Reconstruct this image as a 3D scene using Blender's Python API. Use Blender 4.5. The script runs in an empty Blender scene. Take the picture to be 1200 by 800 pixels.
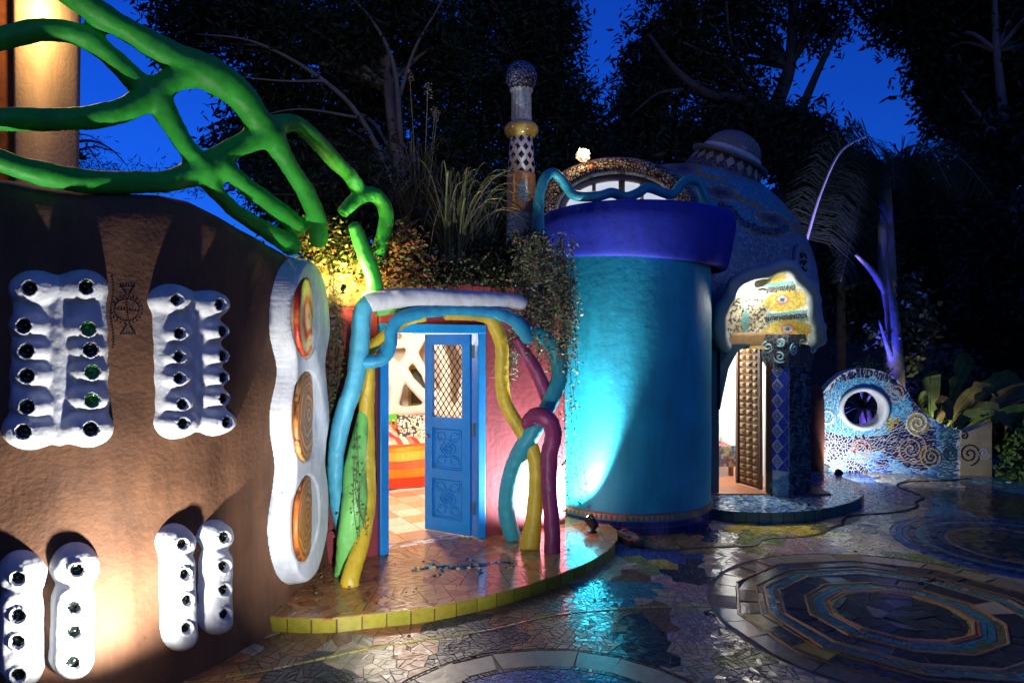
import bpy, bmesh, math, random
import numpy as np
from mathutils import Vector, Matrix, noise
from mathutils.geometry import tessellate_polygon

# ------------------------------------------------------------------ camera, world, exposure
S = bpy.context.scene
COL = S.collection
CAMH = 1.85
cam_d = bpy.data.cameras.new('camera'); cam_d.lens = 24; cam_d.sensor_width = 36
cam_d.clip_start = 0.05; cam_d.clip_end = 2000
cam = bpy.data.objects.new('camera', cam_d); COL.objects.link(cam)
cam.location = (0, 0, CAMH); cam.rotation_euler = (math.radians(90), 0, 0)
S.camera = cam
world = bpy.data.worlds.new('World'); S.world = world; world.use_nodes = True
wn = world.node_tree.nodes; wl = world.node_tree.links
sky = wn.new('ShaderNodeTexSky'); sky.sky_type = 'NISHITA'; sky.sun_disc = False
sky.sun_elevation = math.radians(6); sky.sun_rotation = math.radians(150); sky.ozone_density = 4.0
sky.air_density = 1.0; sky.dust_density = 0.3
tint = wn.new('ShaderNodeMix'); tint.data_type = 'RGBA'; tint.blend_type = 'MULTIPLY'
tint.inputs['Factor'].default_value = 1.0; tint.inputs['B'].default_value = (0.085, 0.44, 1.75, 1)
wl.new(sky.outputs[0], tint.inputs['A']); wl.new(tint.outputs['Result'], wn['Background'].inputs[0])
SKY_STRENGTH = 0.1
wn['Background'].inputs[1].default_value = SKY_STRENGTH
# soft fill sun added behind the camera (same bearing as the sky's sun)
sun_d = bpy.data.lights.new('fill_sun', 'SUN'); sun_d.energy = 0.1; sun_d.angle = math.radians(35); sun_d.color = (1, .93, .85)
sun_o = bpy.data.objects.new('fill_sun', sun_d); COL.objects.link(sun_o); sun_o.location = (8, -14, 6)
sun_o.rotation_euler = (-Vector((.5*math.cos(.105), -.866*math.cos(.105), math.sin(.105)))).to_track_quat('-Z', 'Y').to_euler()
vs = S.view_settings
vs.view_transform = 'Standard'; vs.look = 'None'; vs.exposure = 0.3; vs.gamma = 1; vs.use_curve_mapping = False
S.cycles.use_denoising = True
S.cycles.max_bounces = 8; S.cycles.transparent_max_bounces = 12
S.cycles.sample_clamp_indirect = 6.0
S.cycles.caustics_reflective = False; S.cycles.caustics_refractive = False

R = random.Random(11)
rng = np.random.default_rng(5)

# ------------------------------------------------------------------ helpers
F = 800.0
def P(px, py, Y):
    return Vector(((px-600)/F*Y, Y, CAMH-(py-400)/F*Y))
def G(px, py, z=0.0):
    Y = F*(CAMH-z)/(py-400)
    return Vector(((px-600)/F*Y, Y, z))
def proj(v):
    return 600+F*v[0]/v[1], 400-F*(v[2]-CAMH)/v[1]

def cat(pts, n=8):
    """Catmull-Rom through points (any dimension)"""
    A = [np.array(p, float) for p in pts]
    if len(A) == 2:
        return [A[0]+(A[1]-A[0])*t/n for t in range(n+1)]
    A = [2*A[0]-A[1]]+A+[2*A[-1]-A[-2]]
    out = []
    for i in range(1, len(A)-2):
        a, b, c, d = A[i-1], A[i], A[i+1], A[i+2]
        for k in range(n):
            t = k/n
            out.append(0.5*((2*b)+(-a+c)*t+(2*a-5*b+4*c-d)*t*t+(-a+3*b-3*c+d)*t**3))
    out.append(A[-2])
    return out

class MB:
    def __init__(s): s.v = []; s.f = []; s.c = []
    def add(s, v, f, c=None):
        o = len(s.v); s.v += [tuple(x) for x in v]
        s.f += [tuple(i+o for i in q) for q in f]
        s.c += [c]*len(f)
        return s
    def box(s, x0, x1, y0, y1, z0, z1, c=None):
        v = [(x, y, z) for z in (z0, z1) for y in (y0, y1) for x in (x0, x1)]
        return s.add(v, [(0,2,3,1),(4,5,7,6),(0,1,5,4),(2,6,7,3),(0,4,6,2),(1,3,7,5)], c)
    def obox(s, o, ax, ay, az, c=None):
        """box spanned by three edge vectors from corner o"""
        o, ax, ay, az = map(Vector, (o, ax, ay, az))
        v = [o+ax*i+ay*j+az*k for k in (0,1) for j in (0,1) for i in (0,1)]
        f = [(0,2,3,1),(4,5,7,6),(0,1,5,4),(2,6,7,3),(0,4,6,2),(1,3,7,5)]
        if ax.cross(ay).dot(az) < 0: f = [q[::-1] for q in f]
        return s.add(v, f, c)
    def bar(s, a, b, w, h, c=None):
        a, b = Vector(a), Vector(b); d = b-a
        up = Vector((0,0,1)) if abs(d.normalized().z) < .95 else Vector((1,0,0))
        sx = d.cross(up).normalized()*w; sz = sx.cross(d).normalized()*h
        return s.obox(a-sx/2-sz/2, d, sx, sz, c)
    def tube(s, pts, r, seg=10, n=6, c=None, flat=None, caps=True, smooth=True):
        """tapered tube through control points; r = number or one per control point"""
        rr = [r]*len(pts) if isinstance(r, (int, float)) else list(r)
        q = [tuple(p)+(x,) for p, x in zip(pts, rr)]
        q = cat(q, n) if smooth else [np.array(x, float) for x in q]
        ps = [Vector(x[:3]) for x in q]; rs = [x[3] for x in q]
        T = []
        for i in range(len(ps)):
            d = ps[min(i+1, len(ps)-1)]-ps[max(i-1, 0)]
            T.append(d.normalized() if d.length > 1e-9 else Vector((0,0,1)))
        nrm = T[0].orthogonal().normalized(); V = []; Fc = []
        for i, p in enumerate(ps):
            nrm = (nrm-T[i]*nrm.dot(T[i])).normalized(); bn = T[i].cross(nrm)
            for k in range(seg):
                a = 2*math.pi*k/seg
                V.append(p+(nrm*math.cos(a)+bn*math.sin(a))*rs[i])
        for i in range(len(ps)-1):
            for k in range(seg):
                k2 = (k+1) % seg
                Fc.append((i*seg+k, i*seg+k2, (i+1)*seg+k2, (i+1)*seg+k))
        if caps:
            Fc.append(tuple(range(seg-1, -1, -1))); Fc.append(tuple((len(ps)-1)*seg+k for k in range(seg)))
        return s.add(V, Fc, c)
    def lathe(s, prof, cx, cy, seg=32, c=None, M=None, a0=0, a1=2*math.pi):
        """prof: [(r,z)] bottom to top, around the vertical axis through cx,cy; M transforms a profile about the origin"""
        full = abs(a1-a0-2*math.pi) < 1e-6; n = seg if full else seg+1
        V = []; Fc = []
        for r, z in prof:
            for k in range(n):
                a = a0+(a1-a0)*k/seg
                p = Vector((r*math.cos(a), r*math.sin(a), z))
                V.append(M @ p if M else p+Vector((cx, cy, 0)))
        for i in range(len(prof)-1):
            for k in range(seg):
                k2 = (k+1) % n
                Fc.append((i*n+k, i*n+k2, (i+1)*n+k2, (i+1)*n+k))
        if full:
            if prof[0][0] > 1e-6: Fc.append(tuple(range(n-1, -1, -1)))
            if prof[-1][0] > 1e-6: Fc.append(tuple((len(prof)-1)*n+k for k in range(n)))
        return s.add(V, Fc, c)
    def prism(s, poly, z0, z1, c=None):
        """vertical prism over a 2-D polygon (counter-clockwise)"""
        n = len(poly)
        V = [(p[0], p[1], z0) for p in poly]+[(p[0], p[1], z1) for p in poly]
        t = tessellate_polygon([[Vector((p[0], p[1], 0)) for p in poly]])
        Fc = []
        for a, b, d in t:
            A, B, D = poly[a], poly[b], poly[d]
            if (B[0]-A[0])*(D[1]-A[1])-(B[1]-A[1])*(D[0]-A[0]) < 0: a, b = b, a
            Fc.append((a+n, b+n, d+n)); Fc.append((d, b, a))
        for i in range(n):
            j = (i+1) % n; Fc.append((i, j, j+n, i+n))
        return s.add(V, Fc, c)
    def sphere(s, c0, r, seg=16, rings=10, c=None, sc=(1,1,1)):
        pr = [(max(0, r*math.sin(math.pi*i/rings)), -r*math.cos(math.pi*i/rings)) for i in range(rings+1)]
        M = Matrix.Translation(Vector(c0)) @ Matrix.Diagonal((sc[0], sc[1], sc[2], 1))
        return s.lathe(pr, 0, 0, seg, c, M)

def setcol(me, cols):
    a = me.color_attributes.new('Col', 'FLOAT_COLOR', 'CORNER')
    lt = np.empty(len(me.polygons), np.int32); me.polygons.foreach_get('loop_total', lt)
    arr = np.ones((len(me.loops), 4), np.float32)
    arr[:, :3] = np.repeat(np.asarray(cols, np.float32), lt, axis=0)
    a.data.foreach_set('color', arr.ravel())

def link(name, me, mat, parent=None):
    o = bpy.data.objects.new(name, me); COL.objects.link(o)
    if mat is not None: me.materials.append(mat)
    if parent is not None: attach(o, parent)
    return o
def attach(o, p):
    o.parent = p
    if p.type == 'EMPTY': o.matrix_parent_inverse = Matrix.Translation(p.location).inverted()
def obj(name, mb, mat, parent=None, smooth=False, default=(.5,.5,.5)):
    me = bpy.data.meshes.new(name); me.from_pydata(mb.v, [], mb.f); me.update()
    if any(c is not None for c in mb.c):
        setcol(me, [c if c is not None else default for c in mb.c])
    if smooth: me.polygons.foreach_set('use_smooth', [True]*len(me.polygons))
    return link(name, me, mat, parent)
def np_obj(name, V, Q, cols, mat, parent=None, smooth=False):
    """fast mesh: V (n,3), Q (m,k) faces, cols (m,3)"""
    me = bpy.data.meshes.new(name); m, k = Q.shape
    me.vertices.add(len(V)); me.vertices.foreach_set('co', np.asarray(V, np.float32).ravel())
    me.loops.add(m*k); me.loops.foreach_set('vertex_index', Q.astype(np.int32).ravel())
    me.polygons.add(m)
    me.polygons.foreach_set('loop_start', np.arange(0, m*k, k, dtype=np.int32))
    if cols is not None: 
        me.update(calc_edges=True); setcol(me, cols)
    me.update(calc_edges=True); me.validate()
    if smooth: me.polygons.foreach_set('use_smooth', [True]*len(me.polygons))
    return link(name, me, mat, parent)
def thing(name, label, cat_, loc=(0,0,0), group=None):
    o = bpy.data.objects.new(name, None); COL.objects.link(o); o.location = loc
    o.empty_display_size = .1
    return tag(o, label, cat_, group)
def tag(o, label=None, cat_=None, group=None, kind=None):
    if label: o['label'] = label
    if cat_: o['category'] = cat_
    if group: o['group'] = group
    if kind: o['kind'] = kind
    return o
def bev(o, w=.008, seg=2):
    m = o.modifiers.new('bevel', 'BEVEL'); m.width = w; m.segments = seg; m.limit_method = 'ANGLE'; return o
def lumps(o, k=.008, size=.1):
    """hand-formed unevenness of sculpted plaster"""
    t = bpy.data.textures.new('hand_lumps', 'CLOUDS'); t.noise_scale = size; t.noise_depth = 3
    m = o.modifiers.new('lumps', 'DISPLACE'); m.texture = t; m.texture_coords = 'GLOBAL'; m.strength = k*2; m.mid_level = .5
    return o
def remesh(o, vox=.02, it=6, fac=.5):
    m = o.modifiers.new('remesh', 'REMESH'); m.mode = 'VOXEL'; m.voxel_size = vox; m.use_smooth_shade = True
    m = o.modifiers.new('smooth', 'SMOOTH'); m.iterations = it; m.factor = fac
    return lumps(o, vox*.55, vox*6.5)

# ------------------------------------------------------------------ materials
def mat(name, col=(.5,.5,.5), rough=.5, var=.15, nscale=6, bump=.15, bscale=40, bdist=.01, attr=False, spec=.5,
        coat=0, metal=0, emit=0, ecol=None, trans=0, ior=1.45, alpha=1, col2=None, sheen=0, rvar=0, stain=0, brush=0):
    m = bpy.data.materials.new(name); m.use_nodes = True
    nt = m.node_tree; N = nt.nodes; L = nt.links; b = N['Principled BSDF']
    b.inputs['Roughness'].default_value = rough; b.inputs['Specular IOR Level'].default_value = spec
    b.inputs['Metallic'].default_value = metal; b.inputs['Coat Weight'].default_value = coat
    b.inputs['Transmission Weight'].default_value = trans; b.inputs['IOR'].default_value = ior
    b.inputs['Alpha'].default_value = alpha; b.inputs['Coat Roughness'].default_value = .12
    g = N.new('ShaderNodeNewGeometry')
    nz = N.new('ShaderNodeTexNoise'); nz.inputs['Scale'].default_value = nscale; nz.inputs['Detail'].default_value = 6
    nz.inputs['Roughness'].default_value = .65
    L.new(g.outputs['Position'], nz.inputs['Vector'])
    if attr:
        a = N.new('ShaderNodeAttribute'); a.attribute_name = 'Col'; src = a.outputs['Color']
    else:
        c = N.new('ShaderNodeRGB'); c.outputs[0].default_value = (*col, 1); src = c.outputs[0]
    if col2 is not None:
        mx = N.new('ShaderNodeMix'); mx.data_type = 'RGBA'
        rp = N.new('ShaderNodeMapRange'); rp.inputs[1].default_value = .35; rp.inputs[2].default_value = .65
        L.new(nz.outputs[0], rp.inputs[0]); L.new(rp.outputs[0], mx.inputs['Factor'])
        L.new(src, mx.inputs['A']); mx.inputs['B'].default_value = (*col2, 1); src = mx.outputs['Result']
    if var > 0:
        mr = N.new('ShaderNodeMapRange'); mr.inputs[1].default_value = .25; mr.inputs[2].default_value = .75
        mr.inputs[3].default_value = 1-var; mr.inputs[4].default_value = 1+var
        L.new(nz.outputs[0], mr.inputs[0])
        mm = N.new('ShaderNodeMix'); mm.data_type = 'RGBA'; mm.blend_type = 'MULTIPLY'; mm.inputs['Factor'].default_value = 1
        L.new(src, mm.inputs['A']); L.new(mr.outputs[0], mm.inputs['B']); src = mm.outputs['Result']
    if stain > 0:                                       # washed-down streaks, blotches and worn patches
        mp = N.new('ShaderNodeMapping'); mp.inputs['Scale'].default_value = (5, 5, .9); L.new(g.outputs['Position'], mp.inputs['Vector'])
        n3 = N.new('ShaderNodeTexNoise'); n3.inputs['Scale'].default_value = 1.6; n3.inputs['Detail'].default_value = 9; n3.inputs['Roughness'].default_value = .72
        L.new(mp.outputs[0], n3.inputs['Vector'])
        m3 = N.new('ShaderNodeMapRange'); m3.inputs[1].default_value = .44; m3.inputs[2].default_value = .68; m3.inputs[3].default_value = 1; m3.inputs[4].default_value = 1-stain
        L.new(n3.outputs[0], m3.inputs[0])
        m4 = N.new('ShaderNodeMix'); m4.data_type = 'RGBA'; m4.blend_type = 'MULTIPLY'; m4.inputs['Factor'].default_value = 1
        L.new(src, m4.inputs['A']); L.new(m3.outputs[0], m4.inputs['B']); src = m4.outputs['Result']
        n5 = N.new('ShaderNodeTexVoronoi'); n5.inputs['Scale'].default_value = 9; n5.inputs['Randomness'].default_value = 1; L.new(g.outputs['Position'], n5.inputs['Vector'])
        m5 = N.new('ShaderNodeMapRange'); m5.inputs[1].default_value = .05; m5.inputs[2].default_value = .09; m5.inputs[3].default_value = 1-stain*.9; m5.inputs[4].default_value = 1
        L.new(n5.outputs['Distance'], m5.inputs[0])
        m6 = N.new('ShaderNodeMix'); m6.data_type = 'RGBA'; m6.blend_type = 'MULTIPLY'; m6.inputs['Factor'].default_value = 1
        L.new(src, m6.inputs['A']); L.new(m5.outputs[0], m6.inputs['B']); src = m6.outputs['Result']
    L.new(src, b.inputs['Base Color'])
    if rvar > 0:
        mr = N.new('ShaderNodeMapRange'); mr.inputs[1].default_value = .3; mr.inputs[2].default_value = .7
        mr.inputs[3].default_value = max(.02, rough-rvar); mr.inputs[4].default_value = min(1, rough+rvar)
        L.new(nz.outputs[0], mr.inputs[0]); L.new(mr.outputs[0], b.inputs['Roughness'])
    if bump > 0:
        n2 = N.new('ShaderNodeTexNoise'); n2.inputs['Scale'].default_value = bscale; n2.inputs['Detail'].default_value = 5
        L.new(g.outputs['Position'], n2.inputs['Vector'])
        bp = N.new('ShaderNodeBump'); bp.inputs['Strength'].default_value = bump; bp.inputs['Distance'].default_value = bdist
        h_ = n2.outputs[0]
        if brush > 0:                                   # trowel and brush marks: a second, stretched and coarser relief
            m7 = N.new('ShaderNodeMapping'); m7.inputs['Scale'].default_value = (2.2, 2.2, 3.6); m7.inputs['Rotation'].default_value = (.5, .3, .4); L.new(g.outputs['Position'], m7.inputs['Vector'])
            n7 = N.new('ShaderNodeTexNoise'); n7.inputs['Scale'].default_value = 2.4; n7.inputs['Detail'].default_value = 6; n7.inputs['Distortion'].default_value = .8; L.new(m7.outputs[0], n7.inputs['Vector'])
            ad = N.new('ShaderNodeMath'); ad.operation = 'MULTIPLY_ADD'; ad.inputs[1].default_value = brush; L.new(n7.outputs[0], ad.inputs[0]); L.new(h_, ad.inputs[2]); h_ = ad.outputs[0]
        L.new(h_, bp.inputs['Height']); L.new(bp.outputs[0], b.inputs['Normal'])
    if emit > 0:
        b.inputs['Emission Color'].default_value = (*(ecol or col), 1); b.inputs['Emission Strength'].default_value = emit
    return m

def mosaic_mat(name, scale=60, grout=(.35,.35,.36), rough=.25, bump=.4, th=.08):
    """fine tesserae for surfaces too far away to tell the pieces apart; colour from the mesh"""
    m = mat(name, attr=True, rough=rough, var=0, bump=0)
    nt = m.node_tree; N = nt.nodes; L = nt.links; b = N['Principled BSDF']
    g = N.new('ShaderNodeNewGeometry'); a = N.new('ShaderNodeAttribute'); a.attribute_name = 'Col'
    v1 = N.new('ShaderNodeTexVoronoi'); v1.feature = 'DISTANCE_TO_EDGE'; v1.inputs['Scale'].default_value = scale
    v2 = N.new('ShaderNodeTexVoronoi'); v2.inputs['Scale'].default_value = scale
    L.new(g.outputs['Position'], v1.inputs['Vector']); L.new(g.outputs['Position'], v2.inputs['Vector'])
    bw = N.new('ShaderNodeRGBToBW'); L.new(v2.outputs['Color'], bw.inputs[0])
    mr = N.new('ShaderNodeMapRange'); mr.inputs[3].default_value = .55; mr.inputs[4].default_value = 1.35; L.new(bw.outputs[0], mr.inputs[0])
    mm = N.new('ShaderNodeMix'); mm.data_type = 'RGBA'; mm.blend_type = 'MULTIPLY'; mm.inputs['Factor'].default_value = 1
    L.new(a.outputs['Color'], mm.inputs['A']); L.new(mr.outputs[0], mm.inputs['B'])
    st = N.new('ShaderNodeMapRange'); st.inputs[1].default_value = th*.6; st.inputs[2].default_value = th; L.new(v1.outputs[0], st.inputs[0])
    mx = N.new('ShaderNodeMix'); mx.data_type = 'RGBA'; L.new(st.outputs[0], mx.inputs['Factor'])
    mx.inputs['A'].default_value = (*grout, 1); L.new(mm.outputs['Result'], mx.inputs['B'])
    L.new(mx.outputs['Result'], b.inputs['Base Color'])
    bp = N.new('ShaderNodeBump'); bp.inputs['Strength'].default_value = bump; bp.inputs['Distance'].default_value = .01
    L.new(st.outputs[0], bp.inputs['Height']); L.new(bp.outputs[0], b.inputs['Normal'])
    return m

def swirl_mat(name, cols, scale=14, center=(0,0,0), dist=2.5):
    m = mat(name, (.5,.2,.05), .35, var=0, bump=.3, bscale=25)
    nt = m.node_tree; N = nt.nodes; L = nt.links; b = N['Principled BSDF']
    g = N.new('ShaderNodeNewGeometry'); sb = N.new('ShaderNodeVectorMath'); sb.operation = 'SUBTRACT'
    sb.inputs[1].default_value = center; L.new(g.outputs['Position'], sb.inputs[0])
    w = N.new('ShaderNodeTexWave'); w.wave_type = 'RINGS'; w.rings_direction = 'SPHERICAL'
    w.inputs['Scale'].default_value = scale; w.inputs['Distortion'].default_value = dist; w.inputs['Detail'].default_value = 4
    w.inputs['Detail Scale'].default_value = 2.2; L.new(sb.outputs[0], w.inputs['Vector'])
    nz = N.new('ShaderNodeTexNoise'); nz.inputs['Scale'].default_value = 7; nz.inputs['Detail'].default_value = 3; L.new(sb.outputs[0], nz.inputs['Vector'])
    cr = N.new('ShaderNodeValToRGB'); e = cr.color_ramp.elements
    while len(e) < len(cols): e.new(.5)
    for i, c in enumerate(cols): e[i].position = i/(len(cols)-1); e[i].color = (*c, 1)
    mx = N.new('ShaderNodeMix'); mx.data_type = 'FLOAT'; mx.inputs['Factor'].default_value = .45
    L.new(w.outputs['Fac'], mx.inputs['A']); L.new(nz.outputs[0], mx.inputs['B'])
    L.new(mx.outputs['Result'], cr.inputs[0]); L.new(cr.outputs[0], b.inputs['Base Color'])
    return m

MT = dict(
    brown=mat('brown_stucco', (.15,.068,.032), .8, .28, 3.2, .5, 38, .008, rvar=.1, stain=.35, brush=1.0),
    white=mat('white_plaster', (.6,.63,.66), .7, .14, 7, .5, 45, .006, stain=.3, brush=.6),
    lintel=mat('lintel_plaster', (.68,.7,.72), .5, .1, 5, .35, 22, .01, stain=.25, brush=1),
    bottle=mat('bottle_glass', (.003,.008,.005), .22, 0, bump=0, spec=.4),
    bottle_green=mat('green_bottle_glass', (.03,.22,.02), .2, .3, 60, 0, spec=.5),
    green=mat('green_paint', (.03,.42,.035), .55, .2, 5, .4, 24, .01, stain=.3, brush=.5),
    beige=mat('beige_stucco', (.62,.42,.2), .8, .12, 3, .3, 30, stain=.2),
    wood=mat('reddish_wood', (.22,.07,.02), .45, .4, 12, .3, 50),
    maroon=mat('maroon_plaster', (.23,.028,.04), .7, .2, 4, .4, 20, stain=.3, brush=.5),
    door_blue=mat('blue_door_paint', (.006,.21,.58), .4, .12, 9, .2, 40),
    sky_tube=mat('sky_blue_paint', (.1,.5,.68), .45, .15, 5, .3, 22, stain=.28, brush=.5),
    blue_tube=mat('mid_blue_paint', (.03,.33,.55), .45, .15, 5, .3, 22, stain=.28, brush=.5),
    teal_tube=mat('teal_paint', (.03,.32,.4), .45, .15, 5, .3, 22, stain=.28, brush=.5),
    yellow=mat('yellow_paint', (.62,.44,.03), .45, .2, 5, .3, 22, stain=.28, brush=.5),
    lime=mat('lime_paint', (.2,.6,.14), .45, .15, 5, .3, 22, stain=.28, brush=.5),
    purple=mat('plum_paint', (.24,.03,.12), .45, .2, 5, .3, 22, stain=.28, brush=.5),
    tower=mat('turquoise_plaster', (.012,.38,.52), .6, .2, 2.5, .35, 14, .012, stain=.25, brush=.6),
    cap=mat('ultramarine_plaster', (.014,.03,.42), .7, .2, 3, .3, 16, .012, stain=.3, brush=.5),
    tile=mat('glazed_tile', attr=True, rough=.15, var=.22, nscale=24, bump=.2, bscale=40, bdist=.005, spec=.6, rvar=.09),
    wall_tile=mat('glazed_wall_tile', attr=True, rough=.25, var=.12, nscale=30, bump=.1, bscale=60, bdist=.004, spec=.5),
    stone=mat('matt_stone_tile', attr=True, rough=.42, var=.2, nscale=20, bump=.25, bscale=45, bdist=.005, spec=.4, rvar=.1),
    grout=mat('grey_grout', (.16,.14,.115), .8, .3, 12, .4, 70),
    grout_light=mat('pale_grout', (.6,.6,.6), .8, .2, 12, .3, 70),
    grout_brown=mat('brown_grout', (.1,.055,.03), .75, .3, 12, .4, 70),
    soil=mat('dark_soil', (.03,.022,.014), .95, .4, 3, .8, 30, .03),
    leaf=mat('leaf', attr=True, rough=.6, var=.2, nscale=3, bump=0, spec=.15),
    bark=mat('bark', (.1,.08,.055), .9, .4, 5, .8, 22, .02),
    pale_bark=mat('pale_bark', (.26,.22,.17), .85, .3, 5, .5, 22, .02),
    cream=mat('cream_plaster', (.75,.69,.58), .7, .08, 4, .3, 22),
    white_room=mat('white_room_plaster', (.8,.8,.8), .8, .04, 4, .15, 22),
    dome=mosaic_mat('dome_mosaic', 24, (.16,.18,.2), .35),
    pebble=mosaic_mat('pebble_mosaic', 27, (.02,.016,.012), .3, .8, .16),
    finemos=mosaic_mat('fine_mosaic', 45, (.4,.4,.36), .25, .4, .05),
    dark_metal=mat('black_metal', (.012,.012,.013), .4, 0, bump=0),
    brass=mat('aged_metal', (.35,.33,.3), .35, .2, 20, .1, metal=.9),
    carved=mat('carved_wood', (.34,.2,.08), .5, .3, 15, .3, 60),
    darkwood=mat('dark_wood', (.08,.04,.02), .5, .3, 15, .3, 60),
    rust=mat('rust_clay', (.12,.03,.015), .7, .35, 8, .5, 30),
    glass=mat('clear_glass', (.55,.6,.66), .05, 0, bump=0, trans=.0, alpha=.26, spec=1.0),
    fabric=mat('fabric', attr=True, rough=.9, var=.15, nscale=40, bump=.25, bscale=160, bdist=.004, spec=.1),
    paint=mat('matt_paint', attr=True, rough=.6, var=.12, nscale=10, bump=.1, bscale=40),
    bulb=mat('lamp_bulb', (1,.97,.9), .4, 0, bump=0, emit=60, ecol=(1,.95,.85)),
    bulb_warm=mat('warm_bulb', (1,.8,.5), .4, 0, bump=0, emit=20, ecol=(1,.72,.4)),
    strip_black=mat('matt_black', (.008,.008,.008), .6, 0, bump=.2),
)
# ------------------------------------------------------------------ lamps (each built with a fixture further down)
def lamp(name, loc, power, col=(1,1,1), radius=.04, spot=None, aim=None, blend=.6, parent=None):
    d = bpy.data.lights.new(name, 'SPOT' if spot else 'POINT'); d.energy = power; d.color = col; d.shadow_soft_size = radius
    o = bpy.data.objects.new(name, d); COL.objects.link(o); o.location = loc
    if spot:
        d.spot_size = math.radians(spot); d.spot_blend = blend
        o.rotation_euler = (Vector(aim)-Vector(loc)).to_track_quat('-Z', 'Y').to_euler()
    if parent is not None: attach(o, parent)
    return o
def floodlight(loc, aim, label, power, col, spot=120, bulb='bulb', radius=.03, blend=.5, size=1.0, group=None, name='floodlight'):
    """small ground spotlight: housing open at the front, bulb, bracket, foot"""
    loc = Vector(loc); d = (Vector(aim)-loc).normalized()
    t = thing(name, label, 'floodlight', (loc.x, loc.y, loc.z), group)
    M = Matrix.Translation(loc) @ d.to_track_quat('Z', 'Y').to_matrix().to_4x4()
    k = size
    pr = [(.0,-.11),(.03,-.11),(.045,-.08),(.05,0),(.055,.012),(.048,.012),(.04,-.01),(.034,-.05),(.0,-.055)]
    obj('housing', MB().lathe([(r*k, z*k) for r, z in pr], 0, 0, 20, None, M), MT['dark_metal'], t, True)
    obj('bulb', MB().sphere(M @ Vector((0,0,.0)), .024*k, 12, 8), MT[bulb], t, True)
    obj('bracket', MB().bar(loc-d*.05*k, loc-d*.05*k-Vector((0,0,.09*k)), .02*k, .012*k), MT['dark_metal'], t)
    obj('foot', MB().lathe([(.045*k, loc.z-.13*k), (.045*k, loc.z-.11*k), (.02*k, loc.z-.1*k)], loc.x-d.x*.05*k, loc.y-d.y*.05*k, 14), MT['dark_metal'], t)
    lamp('lamp', loc+d*.05*k, power, col, radius, spot, loc+d*2, blend, t)
    return t
# ------------------------------------------------------------------ mosaic tools (2-D)
def clip(poly, nx, ny, d):
    out = []; n = len(poly)
    for i in range(n):
        a = poly[i]; b = poly[(i+1) % n]
        da = nx*a[0]+ny*a[1]-d; db = nx*b[0]+ny*b[1]-d
        if da >= 0: out.append(a)
        if (da > 0 and db < 0) or (da < 0 and db > 0):
            t = da/(da-db); out.append((a[0]+(b[0]-a[0])*t, a[1]+(b[1]-a[1])*t))
    return out
def area(p):
    return .5*sum(p[i-1][0]*p[i][1]-p[i][0]*p[i-1][1] for i in range(len(p)))
def cen(p):
    n = len(p); return (sum(q[0] for q in p)/n, sum(q[1] for q in p)/n)
def cells(x0, x1, y0, y1, sp, jit=.45, keep=None):
    """Voronoi cells of a jittered grid"""
    g = {}
    nx = int((x1-x0)/sp)+3; ny = int((y1-y0)/sp)+3
    for i in range(-1, nx):
        for j in range(-1, ny):
            g[i, j] = (x0+(i+.5*(j & 1)+R.uniform(-jit, jit))*sp, y0+(j+R.uniform(-jit, jit))*sp)
    for (i, j), s in g.items():
        if keep and not keep(*s): continue
        m = 1.6*sp
        p = [(s[0]-m, s[1]-m), (s[0]+m, s[1]-m), (s[0]+m, s[1]+m), (s[0]-m, s[1]+m)]
        for di in (-2,-1,0,1,2):
            for dj in (-2,-1,0,1,2):
                q = g.get((i+di, j+dj))
                if q is None or (di == 0 and dj == 0): continue
                dx, dy = s[0]-q[0], s[1]-q[1]
                p = clip(p, dx, dy, (s[0]**2-q[0]**2+s[1]**2-q[1]**2)/2)
                if not p: break
            if not p: break
        if len(p) > 2: yield p
def shatter(p, target):
    """break a convex piece with random chords until small"""
    if len(p) < 3: return
    a = abs(area(p))
    if a < target*target*R.uniform(.6, 1.5) or a < 1e-5:
        yield p; return
    n = len(p)
    L = [math.hypot(p[i][0]-p[(i+1) % n][0], p[i][1]-p[(i+1) % n][1]) for i in range(n)]
    i = max(range(n), key=lambda k: L[k]*R.uniform(.7, 1.3))
    j = (i+n//2) % n
    if j == i: j = (i+1) % n
    ti, tj = R.uniform(.3, .7), R.uniform(.25, .75)
    A = (p[i][0]+(p[(i+1) % n][0]-p[i][0])*ti, p[i][1]+(p[(i+1) % n][1]-p[i][1])*ti)
    B = (p[j][0]+(p[(j+1) % n][0]-p[j][0])*tj, p[j][1]+(p[(j+1) % n][1]-p[j][1])*tj)
    nx, ny = -(B[1]-A[1]), B[0]-A[0]; d = nx*A[0]+ny*A[1]
    for q in (clip(p, nx, ny, d), clip(p, -nx, -ny, -d)):
        if len(q) > 2 and abs(area(q)) < a*.97: yield from shatter(q, target)
def inset(p, g):
    if area(p) < 0: p = p[::-1]
    q = p
    for i in range(len(p)):
        a, b = p[i], p[(i+1) % len(p)]
        ex, ey = b[0]-a[0], b[1]-a[1]; l = math.hypot(ex, ey)
        if l < 1e-7: continue
        nx, ny = -ey/l, ex/l
        q = clip(q, nx, ny, nx*a[0]+ny*a[1]+g)
        if len(q) < 3: return None
    return q if abs(area(q)) > 6e-6 else None
def vary(c, v=.15):
    k = 1+R.uniform(-v, v)
    return tuple(max(.001, min(.95, x*k*(1+R.uniform(-v*.4, v*.4)))) for x in c)
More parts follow.
